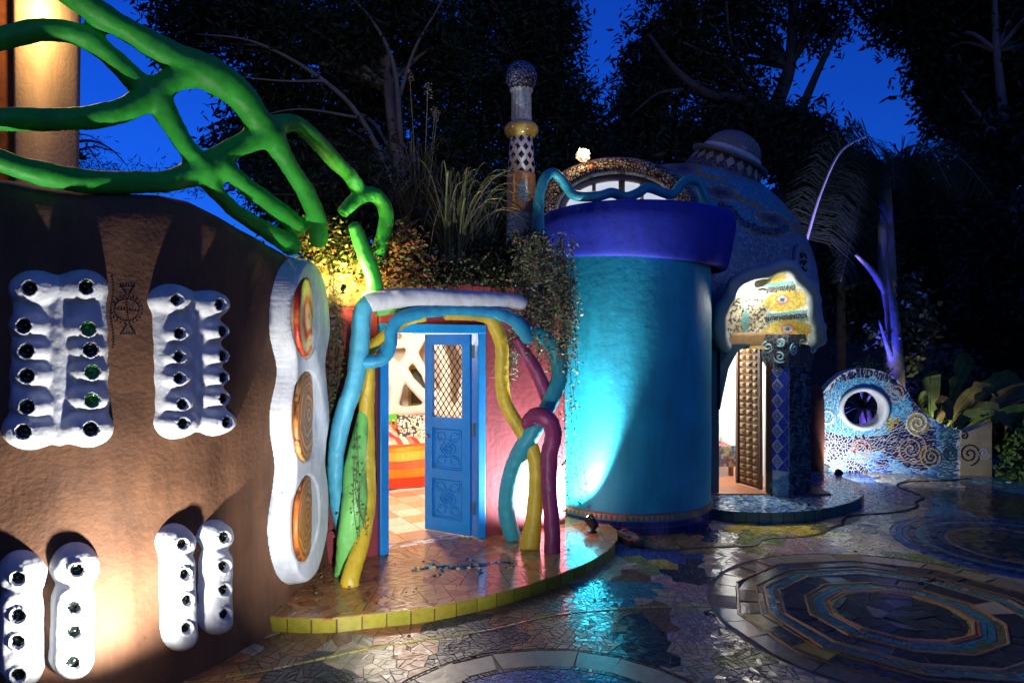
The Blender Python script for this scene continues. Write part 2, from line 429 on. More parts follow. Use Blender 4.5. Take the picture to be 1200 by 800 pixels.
def tile_geo(p, h, tilt, mp):
    """prism with a slightly tilted top; mp maps (u, v, height) to space"""
    c = cen(p); a, b = R.gauss(0, tilt), R.gauss(0, tilt); n = len(p)
    top = [mp(q[0], q[1], h+a*(q[0]-c[0])+b*(q[1]-c[1])) for q in p]
    bot = [mp(q[0], q[1], -.004) for q in p]
    return top+bot, [tuple(range(n))]+[(n+i, n+(i+1) % n, (i+1) % n, i) for i in range(n)]
def lay(tiles, parent, mp, m, h=.008, tilt=.02, single=0, name='tile', stuff='tesserae', weight=None):
    """tiles = [(poly, colour)]; the ones that show largest become objects of their own, the rest one mesh"""
    if single:
        w = [weight(t[0]) for t in tiles]
        order = sorted(range(len(tiles)), key=lambda i: -w[i]); big = set(order[:single])
    else: big = set()
    rest = MB()
    for i, (p, c) in enumerate(tiles):
        v, f = tile_geo(p, h, tilt, mp)
        if i in big: obj(name, MB().add(v, f, c), m, parent)
        else: rest.add(v, f, c)
    if rest.v: tag(obj(stuff, rest, m, parent), kind='stuff')
def seen(mp):
    def w(p):
        c = cen(p); v = mp(c[0], c[1], 0)
        if v[1] < .5: return 0
        x, y = proj(v)
        if not (0 < x < 1200 and 0 < y < 800): return 0
        q = [proj(mp(a, b, 0)) for a, b in p]
        return abs(area(q))
    return w
def inside(poly, x, y):
    c = False; j = len(poly)-1
    for i in range(len(poly)):
        a, b = poly[i], poly[j]
        if (a[1] > y) != (b[1] > y) and x < (b[0]-a[0])*(y-a[1])/(b[1]-a[1])+a[0]: c = not c
        j = i
    return c
def curve_tiles(pts, w, step, col, n=14, cv=.15):
    """row of small quads along a planar curve"""
    q = cat(pts, n); out = []; acc = [q[0]]; d = 0
    for a, b in zip(q, q[1:]):
        L = math.hypot(*(b-a)); d += L
        if d >= step: acc.append(b); d = 0
    for a, b in zip(acc, acc[1:]):
        t = b-a; L = math.hypot(*t)
        if L < 1e-6: continue
        nx, ny = -t[1]/L*w/2, t[0]/L*w/2; e = t*.06
        k = R.uniform(.8, 1.15)
        p = [(a[0]+e[0]-nx*k, a[1]+e[1]-ny*k), (b[0]-e[0]-nx*k, b[1]-e[1]-ny*k), (b[0]-e[0]+nx*k, b[1]-e[1]+ny*k), (a[0]+e[0]+nx*k, a[1]+e[1]+ny*k)]
        out.append((p, vary(col, cv)))
    return out

# ------------------------------------------------------------------ ground and patio
tag(obj('ground', MB().add([(-400,-300,-.03),(400,-300,-.03),(400,900,-.03),(-400,900,-.03)], [(0,1,2,3)]), MT['soil']), kind='structure')
gmap = lambda u, v, h: (u, v, h)
patio = tag(obj('patio', MB().prism([(-8,.5),(9,.5),(9.5,5),(8.6,9.0),(6.7,9.5),(6.4,10.2),(3,10.4),(-8,10.4)], -.06, 0), MT['grout']), kind='structure')
ORA, BRN, SLT = (.34,.15,.06), (.22,.12,.06), (.06,.062,.066)
BEI, LIL, TEA = (.4,.34,.22), (.36,.31,.28), (.07,.25,.28)
NAV, COB, GRN = (.03,.05,.13), (.05,.1,.3), (.2,.24,.08)
YEL, OLI, PNK = (.48,.37,.07), (.2,.18,.08), (.42,.3,.27)
# colour patches of the crazy paving: (pixel where the patch lies, colour, size of the pieces)
Z = [((240,785),ORA,.085),((330,760),BRN,.08),((430,775),BEI,.07),((480,750),ORA,.08),((560,760),SLT,.05),((640,745),ORA,.06),((400,795),SLT,.06),
     ((520,742),SLT,.06),((620,720),BRN,.07),((690,735),ORA,.05),((740,690),TEA,.04),((720,665),BEI,.09),((745,745),SLT,.055),((700,790),TEA,.06),
     ((790,700),BEI,.07),((815,735),LIL,.045),((770,720),BRN,.05),((800,672),SLT,.03),((745,675),BRN,.03),((775,655),COB,.03),((780,665),YEL,.035),((755,665),GRN,.05),
     ((790,690),PNK,.04),((835,770),BEI,.06),((880,775),GRN,.05),((860,740),SLT,.04),((905,790),NAV,.06),((950,790),LIL,.06),((840,665),BEI,.08),
     ((830,620),NAV,.035),((800,635),OLI,.05),((850,612),LIL,.05),((880,620),YEL,.06),((930,622),YEL,.06),((905,610),COB,.04),((950,612),OLI,.05),((985,612),BEI,.07),
     ((890,632),GRN,.05),((930,640),PNK,.04),((960,640),LIL,.04),((1000,650),BEI,.09),((1060,660),GRN,.05),((1020,635),BEI,.09),((1100,690),BEI,.13),((1180,710),BEI,.13),((1010,612),BEI,.1),
     ((1000,590),COB,.05),((1040,585),TEA,.06),((1060,595),BEI,.08),((1120,580),OLI,.08),((1150,575),NAV,.08),((1100,600),TEA,.1),((1180,590),BRN,.09),((1020,570),COB,.07),
     ((1090,570),BEI,.09),((1180,570),TEA,.1),((980,565),NAV,.06),((1190,606),SLT,.1),((1160,790),OLI,.08),((300,740),BEI,.07)]
Zs = []
for (px_, py_), c, t in Z:
    g = G(px_, py_); Zs.append((g.x, g.y, c, t))
CIRC = [(2.70, 4.62, 1.32, 'a'), (4.62, 6.15, 1.06, 'b'), (.2, 3.13, .97, 'c')]
SLB = (.05,.058,.064)
RA = [(.40,SLB,.17),(.43,YEL,.03),(.46,ORA,.03),(.55,TEA,.045),(.60,OLI,.05),(.62,ORA,.03),(.79,SLB,.17),(.815,BEI,.03),(.85,OLI,.04),(.91,TEA,.04),(.935,ORA,.03),(1.13,SLB,.2),(1.155,ORA,.03),(1.33,(.22,.19,.13),.2)]
RB = [(.3,SLT,.08),(.58,BRN,.07),(.62,BEI,.035),(.78,NAV,.06),(.86,TEA,.06),(.96,NAV,.06),(1.06,COB,.06)]
RC = [(.72,COB,.04),(.76,SLT,.04),(.95,BEI,.2),(.97,BRN,.02)]
floor = []
def wob(x, y, s=1.0): return noise.noise(Vector((x*2.2*s, y*2.2*s, 3)))*.16
pend = []
for c in cells(-2.3, 8.8, 2.6, 10.3, .15, keep=lambda x, y: abs(x) < .86*y+.5 and x > -2.1):
    pend.append(c)
for c in pend:
    x, y = cen(c); done = False
    for cx, cy, r, k in CIRC:
        d = math.hypot(x-cx, y-cy)
        if d < r-.16: done = True; break
        if d < r+.16:
            dx, dy = (x-cx)/d, (y-cy)/d
            c = clip(c, dx, dy, dx*cx+dy*cy+r+.004)
            if len(c) < 3: done = True; break
    if done: continue
    x, y = cen(c); wx, wy = x+wob(x, y), y+wob(x+7, y)
    z = min(Zs, key=lambda q: ((q[0]-wx)**2+((q[1]-wy)*.75)**2))
    for p in shatter(c, z[3] if y < 8.5 else z[3]*1.5):
        q = inset(p, .0028)
        if q: floor.append((q, vary(z[2], .22)))
for cx, cy, r, k in CIRC:
    r0 = 0
    for r1, colr, sz in {'a': RA, 'b': RB, 'c': RC}[k]:
        w = r1-r0
        if r0 == 0:
            if k == 'a': cx -= .12*(1-r1/1.33)
            for c in cells(cx-r1, cx+r1, cy-r1, cy+r1, sz*1.3):
                x, y = cen(c); d = math.hypot(x-cx, y-cy)
                if d > r1+sz: continue
                if d > r1-2*sz and d > 1e-4:
                    dx, dy = (x-cx)/d, (y-cy)/d; c = clip(c, -dx, -dy, -(dx*cx+dy*cy+r1-.003))
                    if len(c) < 3: continue
                cc = colr
                if k == 'c': cc = R.choice([COB, (.08,.16,.4), (.05,.1,.34), (.1,.2,.42)])
                for p in shatter(c, sz):
                    q = inset(p, .0025)
                    if q and math.hypot(*(np.array(cen(q))-(cx, cy))) < r1: floor.append((q, vary(cc, .2)))
            if k == 'a': cx += .12*(1-r1/1.33)
        else:
            n = max(8, int(2*math.pi*r1/max(sz*1.25, .04))); rows = max(1, round(w/max(sz, .02)))
            facet = 11 if k == 'a' else 400
            for row in range(rows):
                a_ = r0+w*row/rows; b_ = r0+w*(row+1)/rows
                for i in range(n):
                    t0, t1 = 2*math.pi*i/n, 2*math.pi*(i+1)/n
                    def pt(rad, t):
                        f = 1.0
                        if k == 'a':
                            u = (t*facet/(2*math.pi)+.5) % 1-.5; f = math.cos(math.pi/facet)/math.cos(u*2*math.pi/facet)
                        return (cx+(-.12*(1-rad/1.33) if k == 'a' else 0)+rad*f*math.cos(t), cy+rad*f*math.sin(t))
                    o = R.uniform(-.2, .2)*(t1-t0)
                    p = [pt(a_, t0+o), pt(b_, t0), pt(b_, t1), pt(a_, t1)][::-1]
                    if p[0][1] < 2.4 or abs(p[0][0]) > .9*p[0][1]+.6: continue
                    cc = colr
                    if k == 'c' and r1 == .95: cc = (.32,.33,.25)
                    if k == 'b' and r1 == .58: cc = R.choice([BRN, SLT, NAV, OLI])
                    if R.random() < .03: cc = R.choice([BEI, TEA, OLI])
                    if k == 'a' and r1 == 1.13 and R.random() < .15: cc = YEL
                    for s_ in (shatter(p, sz*.95) if sz < .1 else [p]):
                        q = inset(s_, .0028)
                        if q: floor.append((q, vary(cc, .16)))
        r0 = r1
# raised trim lines of the large medallion
for rr_, cc_, w_ in ((.435,(.42,.3,.14),.012),(.465,(.4,.12,.06),.011),(.61,(.4,.24,.1),.012),(.80,(.36,.26,.14),.012),(.925,(.38,.2,.06),.012),(1.145,(.36,.19,.06),.012),(.985,(.3,.2,.08),.008)):
    pts = []
    for i in range(12):
        t = 2*math.pi*(i+.5)/11; k_r = 1+R.uniform(-.012, .012); pts.append((2.70-.12*(1-rr_/1.33)+rr_*k_r*math.cos(t), 4.62+rr_*k_r*math.sin(t)))
    pts[-1] = pts[0]; mb = MB()
    for a, b in zip(pts, pts[1:]):
        L_ = math.hypot(b[0]-a[0], b[1]-a[1]); nx_, ny_2 = -(b[1]-a[1])/L_*w_, (b[0]-a[0])/L_*w_
        mb.add([(a[0]-nx_, a[1]-ny_2, 0), (b[0]-nx_, b[1]-ny_2, 0), (b[0]+nx_, b[1]+ny_2, 0), (a[0]+nx_, a[1]+ny_2, 0), (a[0]-nx_*.5, a[1]-ny_2*.5, .014), (b[0]-nx_*.5, b[1]-ny_2*.5, .014), (b[0]+nx_*.5, b[1]+ny_2*.5, .014), (a[0]+nx_*.5, a[1]+ny_2*.5, .014)], [(4,5,6,7),(0,1,5,4),(2,3,7,6)], vary(cc_, .12))
    obj('ring_trim', mb, MT['tile'], patio)
# terracotta dots in the near medallion
for i in range(9):
    a = math.pi*(.1+.8*i/8); r_ = R.uniform(.45, .64); cx, cy = .2+r_*math.cos(a), 3.13+r_*math.sin(a)
    floor.append(([(cx+.03*math.cos(t), cy+.03*math.sin(t)) for t in np.linspace(0, 2*math.pi, 8)[:-1]], vary((.4,.1,.04))))
matt = lambda t: cen(t[0])[0] < .35+.25*noise.noise(Vector((cen(t[0])[1]*2, 0, 0))) and cen(t[0])[1] < 4.9
lay([t for t in floor if not matt(t)], patio, gmap, MT['tile'], .007, .028, 180, 'tile', 'tesserae', seen(gmap))
lay([t for t in floor if matt(t)], patio, gmap, MT['stone'], .007, .022, 120, 'tile', 'tesserae', seen(gmap))
ys = [G(*p) for p in ((262,796),(330,784),(420,763),(500,750),(570,740),(650,722),(715,715),(780,712),(838,712))]
tag(obj('yellow_inlay', (lambda mb: [mb.add(*tile_geo(p, .012, .02, gmap), c) for p, c in curve_tiles([(g.x, g.y) for g in ys], .022, .05, (.45,.36,.08))] and mb)(MB()), MT['tile'], patio), kind='stuff')
# small dark creature set in the beige paving
def creature(parent, c, s, cols, z, head=0.0):
    mb = MB()
    def row(pts, w, k):
        q = [(c[0]+s*(math.cos(head)*x-math.sin(head)*y), c[1]+s*(math.sin(head)*x+math.cos(head)*y)) for x, y in pts]
        for p, cc in curve_tiles(q, w*s*.62, .055*s, R.choice(cols), 16, .5):
            mb.add(*tile_geo(p, z, .03, gmap), vary(R.choice(cols), .3))
    for o in (-.05, .05): row([(-1,o*.4),(-.6,.12+o),(-.2,-.05+o),(.2,.02+o),(.5,.14+o*.6)], .1, 0)
    row([(.5,.14),(.8,.2),(1.05,.05),(1.0,-.2),(.8,-.2)], .07, 1)
    row([(-.6,.1),(-.75,.45),(-.95,.5)], .08, 0); row([(-.55,.05),(-.5,-.35),(-.7,-.5)], .08, 0)
    row([(.15,.0),(.2,.4),(.05,.55)], .08, 0); row([(.2,0),(.35,-.35),(.2,-.5)], .08, 0)
    row([(-1.15,.06),(-.95,.06)], .16, 0); row([(-1.15,-.06),(-.95,-.06)], .14, 0)
    return tag(obj('lizard_inlay', mb, MT['tile'], parent), kind='stuff')
g = G(1092, 681); creature(patio, (g.x, g.y), .14, [(.01,.01,.012),(.03,.03,.03)], .013, .5)

# low wavy black strip laid across the paving
ep = [G(*p) for p in ((752,642),(780,646),(825,642),(880,640),(897,632),(937,630),(962,626),(975,619),(987,616),(988,611),(1000,605),(1050,601),(1074,595),(1074,589),(1082,584),(1070,577),(1052,570),(1064,565),(1112,563.5),(1135,561))]
mb = MB(); q = cat([(g.x, g.y) for g in ep], 8)
for i in range(len(q)-1):
    a, b = q[i], q[i+1]
w_ = [R.uniform(.008, .02) for _ in q]
V = []; Fc = []
for i, a in enumerate(q):
    t = q[min(i+1, len(q)-1)]-q[max(i-1, 0)]; t = t/np.linalg.norm(t); n_ = np.array((-t[1], t[0]))
    for k, z in ((-1, .0), (-1, .012), (1, .016), (1, 0)): V.append((*(a+n_*k*w_[i]), z))
for i in range(len(q)-1):
    for k in range(3): Fc.append((i*4+k, i*4+k+1, i*4+k+5, i*4+k+4))
tag(obj('black_strip', mb.add(V, Fc), MT['strip_black']), 'wavy black strip winding across the mosaic patio floor', 'edging')

# ------------------------------------------------------------------ entrance terrace (low step with yellow edge tiles)
def terrace(name, edge, back, z, label, cat_, topm, grm, edge_col, n_edge, sp, size, colf, single, tilt, extra=None):
    e = cat(edge, 10); poly = [tuple(p) for p in e]+back
    if area(poly) < 0: poly = poly[::-1]
    t = tag(obj(name, MB().prism(poly, -.02, z-.008), grm), kind='structure')
    xs = [p[0] for p in poly]; yy = [p[1] for p in poly]; tl = []
    for c in cells(min(xs), max(xs), min(yy), max(yy), sp):
        x, y = cen(c)
        d = min(range(len(e)), key=lambda i: (e[i][0]-x)**2+(e[i][1]-y)**2)
        if (e[d][0]-x)**2+(e[d][1]-y)**2 < (1.6*sp)**2:
            a, b = e[max(0, d-1)], e[min(len(e)-1, d+1)]; tx, ty = b-a; l = math.hypot(tx, ty); nx, ny = -ty/l, tx/l
            if not inside(poly, e[d][0]+nx*.02, e[d][1]+ny*.02): nx, ny = -nx, -ny
            c = clip(c, nx, ny, nx*e[d][0]+ny*e[d][1]-.004)
        if len(c) < 3: continue
        for s_ in shatter(c, size):
            q = inset(s_, .0022)
            if q and inside(poly, *cen(q)): tl.append((q, colf(*cen(q))))
    mp = lambda u, v, h: (u, v, z-.008+h)
    lay(tl, t, mp, topm, .008, tilt, single, 'tile', 'tesserae', seen(mp))
    # edge tiles
    q = cat(edge, 60); L = [0]
    for a, b in zip(q, q[1:]): L.append(L[-1]+math.hypot(*(b-a)))
    for i in range(n_edge):
        l0, l1 = L[-1]*(i+.03)/n_edge, L[-1]*(i+.97)/n_edge
        ab = [np.array([np.interp(l, L, [v[k] for v in q]) for k in (0, 1)]) for l in (l0, l1)]
        d = ab[1]-ab[0]; d = d/np.linalg.norm(d); nn = np.array((d[1], -d[0]))
        mid = (ab[0]+ab[1])/2
        if inside(poly, *(mid+nn*.03)): nn = -nn
        o = obj('edge_tile', MB().obox((*ab[0], .002), (*(ab[1]-ab[0]), 0), (*(nn*.012), 0), (0, 0, z-.004), vary(edge_col, .15)), MT['tile'], t)
    return t, poly
ed1 = [(-1.58,4.36),(-1.2,4.33),(-.85,4.42),(-.5,4.53),(0,4.84),(.45,5.26),(.75,5.66),(.92,6.05),(.95,6.4),(.88,6.7)]
def c1(x, y):
    b = (.46,.22,.08) if R.random() < .75 else (.38,.15,.055)
    return vary(b, .14)
ent, poly1 = terrace('entrance_terrace', ed1, [(.5,7.0),(.2,10.3),(-3.4,10.3),(-3.4,5.3),(-1.5,5.3)], .10, '', '', MT['tile'], MT['grout_brown'], (.3,.26,.03), 25, .36, .13, c1, 280, .008)
g = G(545, 664, .1); creature(ent, (g.x, g.y), .36, [(.01,.015,.03),(.02,.08,.2),(.1,.4,.5),(.02,.03,.06),(.5,.4,.1)], .108, .15)

# ------------------------------------------------------------------ brown adobe wall
plan = [(-6.5,4.3),(-5,3.5),(-4,3.2),(-3,3.1),(-2.4,3.2),(-2.05,3.41),(-1.82,3.72),(-1.66,4.06),(-1.56,4.42),(-1.52,4.92),(-1.47,5.5)]
pl = np.array(cat(plan, 24)); npl = len(pl)
tg = np.gradient(pl, axis=0); tg /= np.linalg.norm(tg, axis=1)[:, None]
nr = np.stack([tg[:, 1], -tg[:, 0]], 1)           # towards the camera side
def top_z(i):
    Y = pl[i][1]; x = 600+F*pl[i][0]/Y
    yy = np.interp(x, [-600,0,60,120,200,235,262,300,345,395], [150,203,214,220,224,232,246,268,294,318])
    return CAMH-(yy-400)/F*Y
def wall_uv(px, off=0.0):
    q = pl+nr*off; xs = 600+F*q[:, 0]/q[:, 1]
    k0 = npl//3; return float(np.interp(px, xs[k0:], np.arange(k0, npl)))
def wall_pt(t, z, off):
    i = min(int(t), npl-2); f = t-i
    p = pl[i]*(1-f)+pl[i+1]*f; n = nr[i]*(1-f)+nr[i+1]*f
    b = .02*noise.noise(Vector((p[0]*1.5, p[1]*1.5, z*1.3)))+.012*noise.noise(Vector((p[0]*5, p[1]*5, z*4)))
    flare = .05*max(0, 1-z/.5)**2
    p = p+n*(off+b+flare)
    return Vector((p[0], p[1], z))
bw = thing('adobe_wall', 'curved brown adobe wall with white bottle reliefs and swirl discs', 'wall', (-2.5,3.3,0))
NZ = 44; V = []; Fc = []
for i in range(npl):
    zt = top_z(i)
    for k in range(NZ+1):
        V.append(wall_pt(i, -.02+(zt+.02-.12)*k/NZ, 0))
    for a in range(1, 9):                               # rounded top
        an = math.pi*a/8; V.append(wall_pt(i, zt-.12+.12*math.sin(an), -.18+.18*math.cos(an)))
    V.append(wall_pt(i, -.02, -.36))
row = NZ+1+9
for i in range(npl-1):
    for k in range(row-1): Fc.append((i*row+k, (i+1)*row+k, (i+1)*row+k+1, i*row+k+1))
Fc.append(tuple(range(row))); Fc.append(tuple((npl-1)*row+k for k in range(row-1, -1, -1)))
wall_o = obj('wall', MB().add(V, Fc), MT['brown'], bw, True)

def smin(a, b, k):
    h = max(k-abs(a-b), 0)/k; return min(a, b)-h*h*k*.25
def relief(holes, hr, body, H, label, greens=(), bodyh=.42, ins=3.0, ax=1.0, ay=1.45):
    """plaster relief on the wall: holes [(px,py,lobe radius)] on lobes, body = list of capsules (x0,y0,x1,y1,r), all in wall coordinates taken from pixels"""
    xs = [h[0] for h in holes]; ys_ = [h[1] for h in holes]
    x0, x1, y0, y1 = min(xs)-45, max(xs)+45, min(ys_)-45, max(ys_)+45
    st = 1.5; nx, ny = int((x1-x0)/st)+1, int((y1-y0)/st)+1
    Hm = np.full((nx, ny), -1.0)
    X, Yp = np.meshgrid(x0+np.arange(nx)*st, y0+np.arange(ny)*st, indexing='ij')
    hh = np.full(X.shape, -9.0)
    k = 10.0
    def smax(a, b):
        e = np.maximum(k-np.abs(a-b), 0)/k; return np.maximum(a, b)+e*e*k*.25
    for (a, b, c, d, r) in body:
        pa = np.stack([X-a, Yp-b], -1); ba = np.array((c-a, d-b)); t = np.clip((pa@ba)/max(ba@ba, 1e-6), 0, 1)
        dist = np.hypot(X-a-ba[0]*t, Yp-b-ba[1]*t); hh = smax(hh, r-dist)
    mx = (min(xs)+max(xs))/2
    prof = lambda s, w: np.sqrt(np.clip(1-(1-np.clip(s/w, 0, 1))**2, 0, 1))
    base = prof(hh, 12)*H*bodyh
    top = base.copy(); edge = hh.copy()
    for (cx, cy, r) in holes:
        dist = np.hypot((X-cx-ins*(1 if cx < mx else -1))*ax, (Yp-cy)*ay); s = r*1.15-dist
        edge = smax(edge, s)
        m = np.clip(s/(r*1.15), 0, 1); lobe = np.sqrt(np.clip(1-(1-m)**2, 0, 1))
        top = np.maximum(top, np.where(s > 0, H*(bodyh*.4+(1-bodyh*.4)*lobe), 0)*prof(np.maximum(edge, 0), 6)) if False else np.maximum(top, H*lobe)
    # soften
    for _ in range(4):
        t2 = top.copy(); t2[1:-1, 1:-1] = (top[1:-1, 1:-1]*2+top[:-2, 1:-1]+top[2:, 1:-1]+top[1:-1, :-2]+top[1:-1, 2:])/6
        top = t2
    for (cx, cy, r) in holes:
        d = np.hypot(X-cx, Yp-cy); ring = np.clip(1-d/hr, 0, 1) > 0
        top = np.where(d < hr, top-.035, np.where(d < hr+2.5, top+.008, top))
    top = np.where(edge > 0, top, np.clip(edge*.012, -.03, 0))
    t2 = top.copy(); t2[1:-1, 1:-1] = (top[1:-1, 1:-1]*4+top[:-2, 1:-1]+top[2:, 1:-1]+top[1:-1, :-2]+top[1:-1, 2:])/8; top = np.where(np.abs(edge) < 6, t2, top)
    un = np.vectorize(lambda a, b: noise.noise(Vector((a*.09, b*.09, 1)))*.004+noise.noise(Vector((a*.3, b*.3, 4)))*.0015)(X, Yp)
    top = top+np.where(edge > 0, un, 0)
    grid = {}; V = []; Fc = []
    def vid(i, j):
        if (i, j) not in grid:
            t = wall_uv(X[i, j]); p = pl[min(int(t), npl-1)]
            z = CAMH-(Yp[i, j]-400)/F*np.interp(t, np.arange(npl), pl[:, 1])
            grid[i, j] = len(V); V.append(wall_pt(t, z, top[i, j]))
        return grid[i, j]
    for i in range(nx-1):
        for j in range(ny-1):
            if max(edge[i, j], edge[i+1, j], edge[i, j+1], edge[i+1, j+1]) > -2.5:
                Fc.append((vid(i, j), vid(i, j+1), vid(i+1, j+1), vid(i+1, j)))
    o = obj('bottle_relief', MB().add(V, Fc), MT['white'], bw, True); o['label'] = label
    for n_, (cx, cy, r) in enumerate(holes):
        i, j = int((cx-x0)/st), int((cy-y0)/st); t = wall_uv(cx)
        Yd = np.interp(t, np.arange(npl), pl[:, 1]); z = CAMH-(cy-400)/F*Yd
        c = wall_pt(t, z, top[i, j]); n = Vector((*np.array([np.interp(t, np.arange(npl), nr[:, q]) for q in (0, 1)]), -.05)).normalized()
        M = Matrix.Translation(c) @ n.to_track_quat('Z', 'Y').to_matrix().to_4x4()
        rr = hr*1.03*Yd/F*R.uniform(.88, 1.06); n = (n+Vector((R.uniform(-.18,.18), R.uniform(-.1,.1), R.uniform(-.18,.12)))).normalized(); M = Matrix.Translation(c) @ n.to_track_quat('Z', 'Y').to_matrix().to_4x4()
        pr = [(rr, -.01), (rr, .012), (rr*.92, .02), (rr*.8, .02), (rr*.7, .008), (rr*.3, .012), (0, .014)]
        obj('bottle_base', MB().lathe(pr, 0, 0, 16, None, M), MT['bottle_green' if n_ in greens else 'bottle'], o, True)
    return o
def zc(pts, ox, oy, s, r): return [(ox+x/s, oy+y/s, r*q) for (x, y, q) in pts]
s2 = 3.077
relief(zc([(115,180,1.1),(97,314,.85),(106,403,.8),(107,490,.85),(108,600,.9),(97,687,1.15),
           (303,176,1.05),(310,324,.85),(318,398,.8),(323,477,.8),(322,577,.9),(318,678,1.1)], 0, 280, s2, 25), 8,
       [(36,345,33,500,22),(102,345,105,500,22),(68,335,70,510,12)], .085, 'white plaster relief with twelve bottle ends, some of green glass', (7,9,10))
relief(zc([(605,220,1.1),(616,340,.8),(614,423,.8),(612,499,.8),(622,592,.85),(624,660,1.05),
           (762,237,1.0),(773,332,.75),(772,421,.75),(774,497,.75),(776,572,.8),(782,657,.95)], 0, 280, s2, 21), 6.3,
       [(196,357,200,495,18),(243,362,247,492,15),(220,350,224,492,10)], .085, 'slimmer white plaster relief with twelve dark bottle ends')
s3 = 2.8575
relief(zc([(75,433,1.12),(77,552,.8),(75,636,.75),(78,744,.85),(252,408,1.12),(243,531,.8),(244,610,.75),(241,711,.85)], 0, 520, s3, 25), 7.5,
       [(26,705,27,772,25),(86,700,84,767,25)], .075, 'wide white plaster relief with two lobed columns and eight bottle ends', (), 1.0, 0, 1.12, 1.15)
relief(zc([(590,330,1.1),(595,429,.75),(602,514,.72),(596,606,.8),(722,307,.95),(720,403,.68),(721,482,.68),(721,563,.72)], 0, 520, s3, 20), 6.2,
       [(207,660,209,742,19.5),(252,655,251,726,16.5)], .075, 'narrow white plaster relief with two leaning columns and eight bottle ends', (), 1.0, 0, 1.12, 1.15)
# painted emblem: dotted circle, cross and two hourglass ends
mb = MB()
def dots(pts):
    for x, y in pts:
        t = wall_uv(x); Yd = np.interp(t, np.arange(npl), pl[:, 1]); c = wall_pt(t, CAMH-(y-400)/F*Yd, .002)
        mb.sphere(wall_pt(t, CAMH-(y-400)/F*Yd, -.0015), .0056, 6, 4)
for k in range(22): a = 2*math.pi*k/22; dots([(148+18*math.cos(a), 364+16*math.sin(a))])
for k in range(30): a = 2*math.pi*k/30; dots([(148+14.5*math.cos(a), 364+13*math.sin(a))])
for k in range(9): u = -1+k/4; dots([(148+13*u, 364+1.5*u), (148+1*u, 364+12*u)])
for s_ in (-1, 1):
    for k in range(6): u = k/5; dots([(140+16*u+1, 364+s_*28-.5*s_), (140+6*u+1, 364+s_*(28-10*u)), (157-6*u, 364+s_*(28-10*u))])
for k in range(26): dots([(131+math.sin(k*.35)*1.6, 325+k*3.3)])
e_ = obj('dotted_emblem', mb, mat('dark_brown_paint', (.035,.014,.01), .7), bw, True); e_['label'] = 'painted dark dotted circle and cross emblem'

# white frame with three swirl discs (faces +x)
def frame_h(y, z):
    e = -9.0
    for cy, cz, ry, rz in ((4.76,2.0,.37,.42),(4.76,1.33,.355,.42),(4.75,.64,.365,.46)):
        q = math.hypot((y-cy)/ry, (z-cz)/rz); d = (1-q)*min(ry, rz)
        h = max(.2-abs(e-d), 0)/.2; e = max(e, d)+h*h*.2*.25
    return e
DISC = [(4.66,2.01,.275),(4.67,1.34,.31),(4.65,.65,.29)]
V = []; Fc = []; ids = {}
ny_, nz_ = 110, 260
def fv(i, j):
    if (i, j) in ids: return ids[i, j]
    y, z = 4.3+.95*i/ny_, .05+2.45*j/nz_
    e = frame_h(y, z)
    h = .14*math.sqrt(max(0, 1-(1-min(max(e, 0)/.025, 1))**2)) if e > 0 else -.06
    for cy, cz, r in DISC:
        d = math.hypot((y-cy)/.92, z-cz)
        if d < r: h = min(h, .128)
    X = float(np.interp(y, pl[npl//2:, 1], pl[npl//2:, 0]))
    ids[i, j] = len(V); V.append((X+h+.006*noise.noise(Vector((y*6, z*6, 0))), y, z)); return ids[i, j]
for i in range(ny_):
    for j in range(nz_):
        if max(frame_h(4.3+.95*(i+a)/ny_, .05+2.45*(j+b)/nz_) for a in (0, 1) for b in (0, 1)) > -.02:
            Fc.append((fv(i, j), fv(i+1, j), fv(i+1, j+1), fv(i, j+1)))
fr = obj('disc_frame', MB().add(V, Fc), MT['white'], bw, True); fr['label'] = 'tall white undulating frame holding three swirled discs'
SW = [[(.05,.015,.005),(.6,.03,.015),(.7,.4,.08),(.75,.55,.3),(.5,.06,.02)], [(.03,.015,.008),(.6,.2,.04),(.05,.02,.01),(.7,.36,.1),(.3,.08,.02)], [(.03,.012,.006),(.65,.18,.03),(.06,.02,.01),(.6,.26,.06),(.3,.08,.015)]]
for (cy, cz, r), cs, sc_ in zip(DISC, SW, (2.5, 3.6, 3.6)):
    M = Matrix.Translation((float(np.interp(cy, pl[npl//2:, 1], pl[npl//2:, 0]))+.142, cy, cz)) @ Matrix.Rotation(math.radians(4), 4, 'Z') @ Matrix.Diagonal((1,.92,1,1)) @ Matrix.Rotation(math.pi/2, 4, 'Y')
    dm = swirl_mat('swirled_glaze', cs, sc_, (-1.37, cy, cz), 9 if sc_ == 3 else 3.5)
    o = obj('swirl_disc', MB().lathe([(r*.99,-.03),(r*.985,-.006),(r*.95,.0),(r*.6,.004),(r*.3,.003),(.02,.006),(0,.006)], 0, 0, 40, None, M), dm, fr, True)

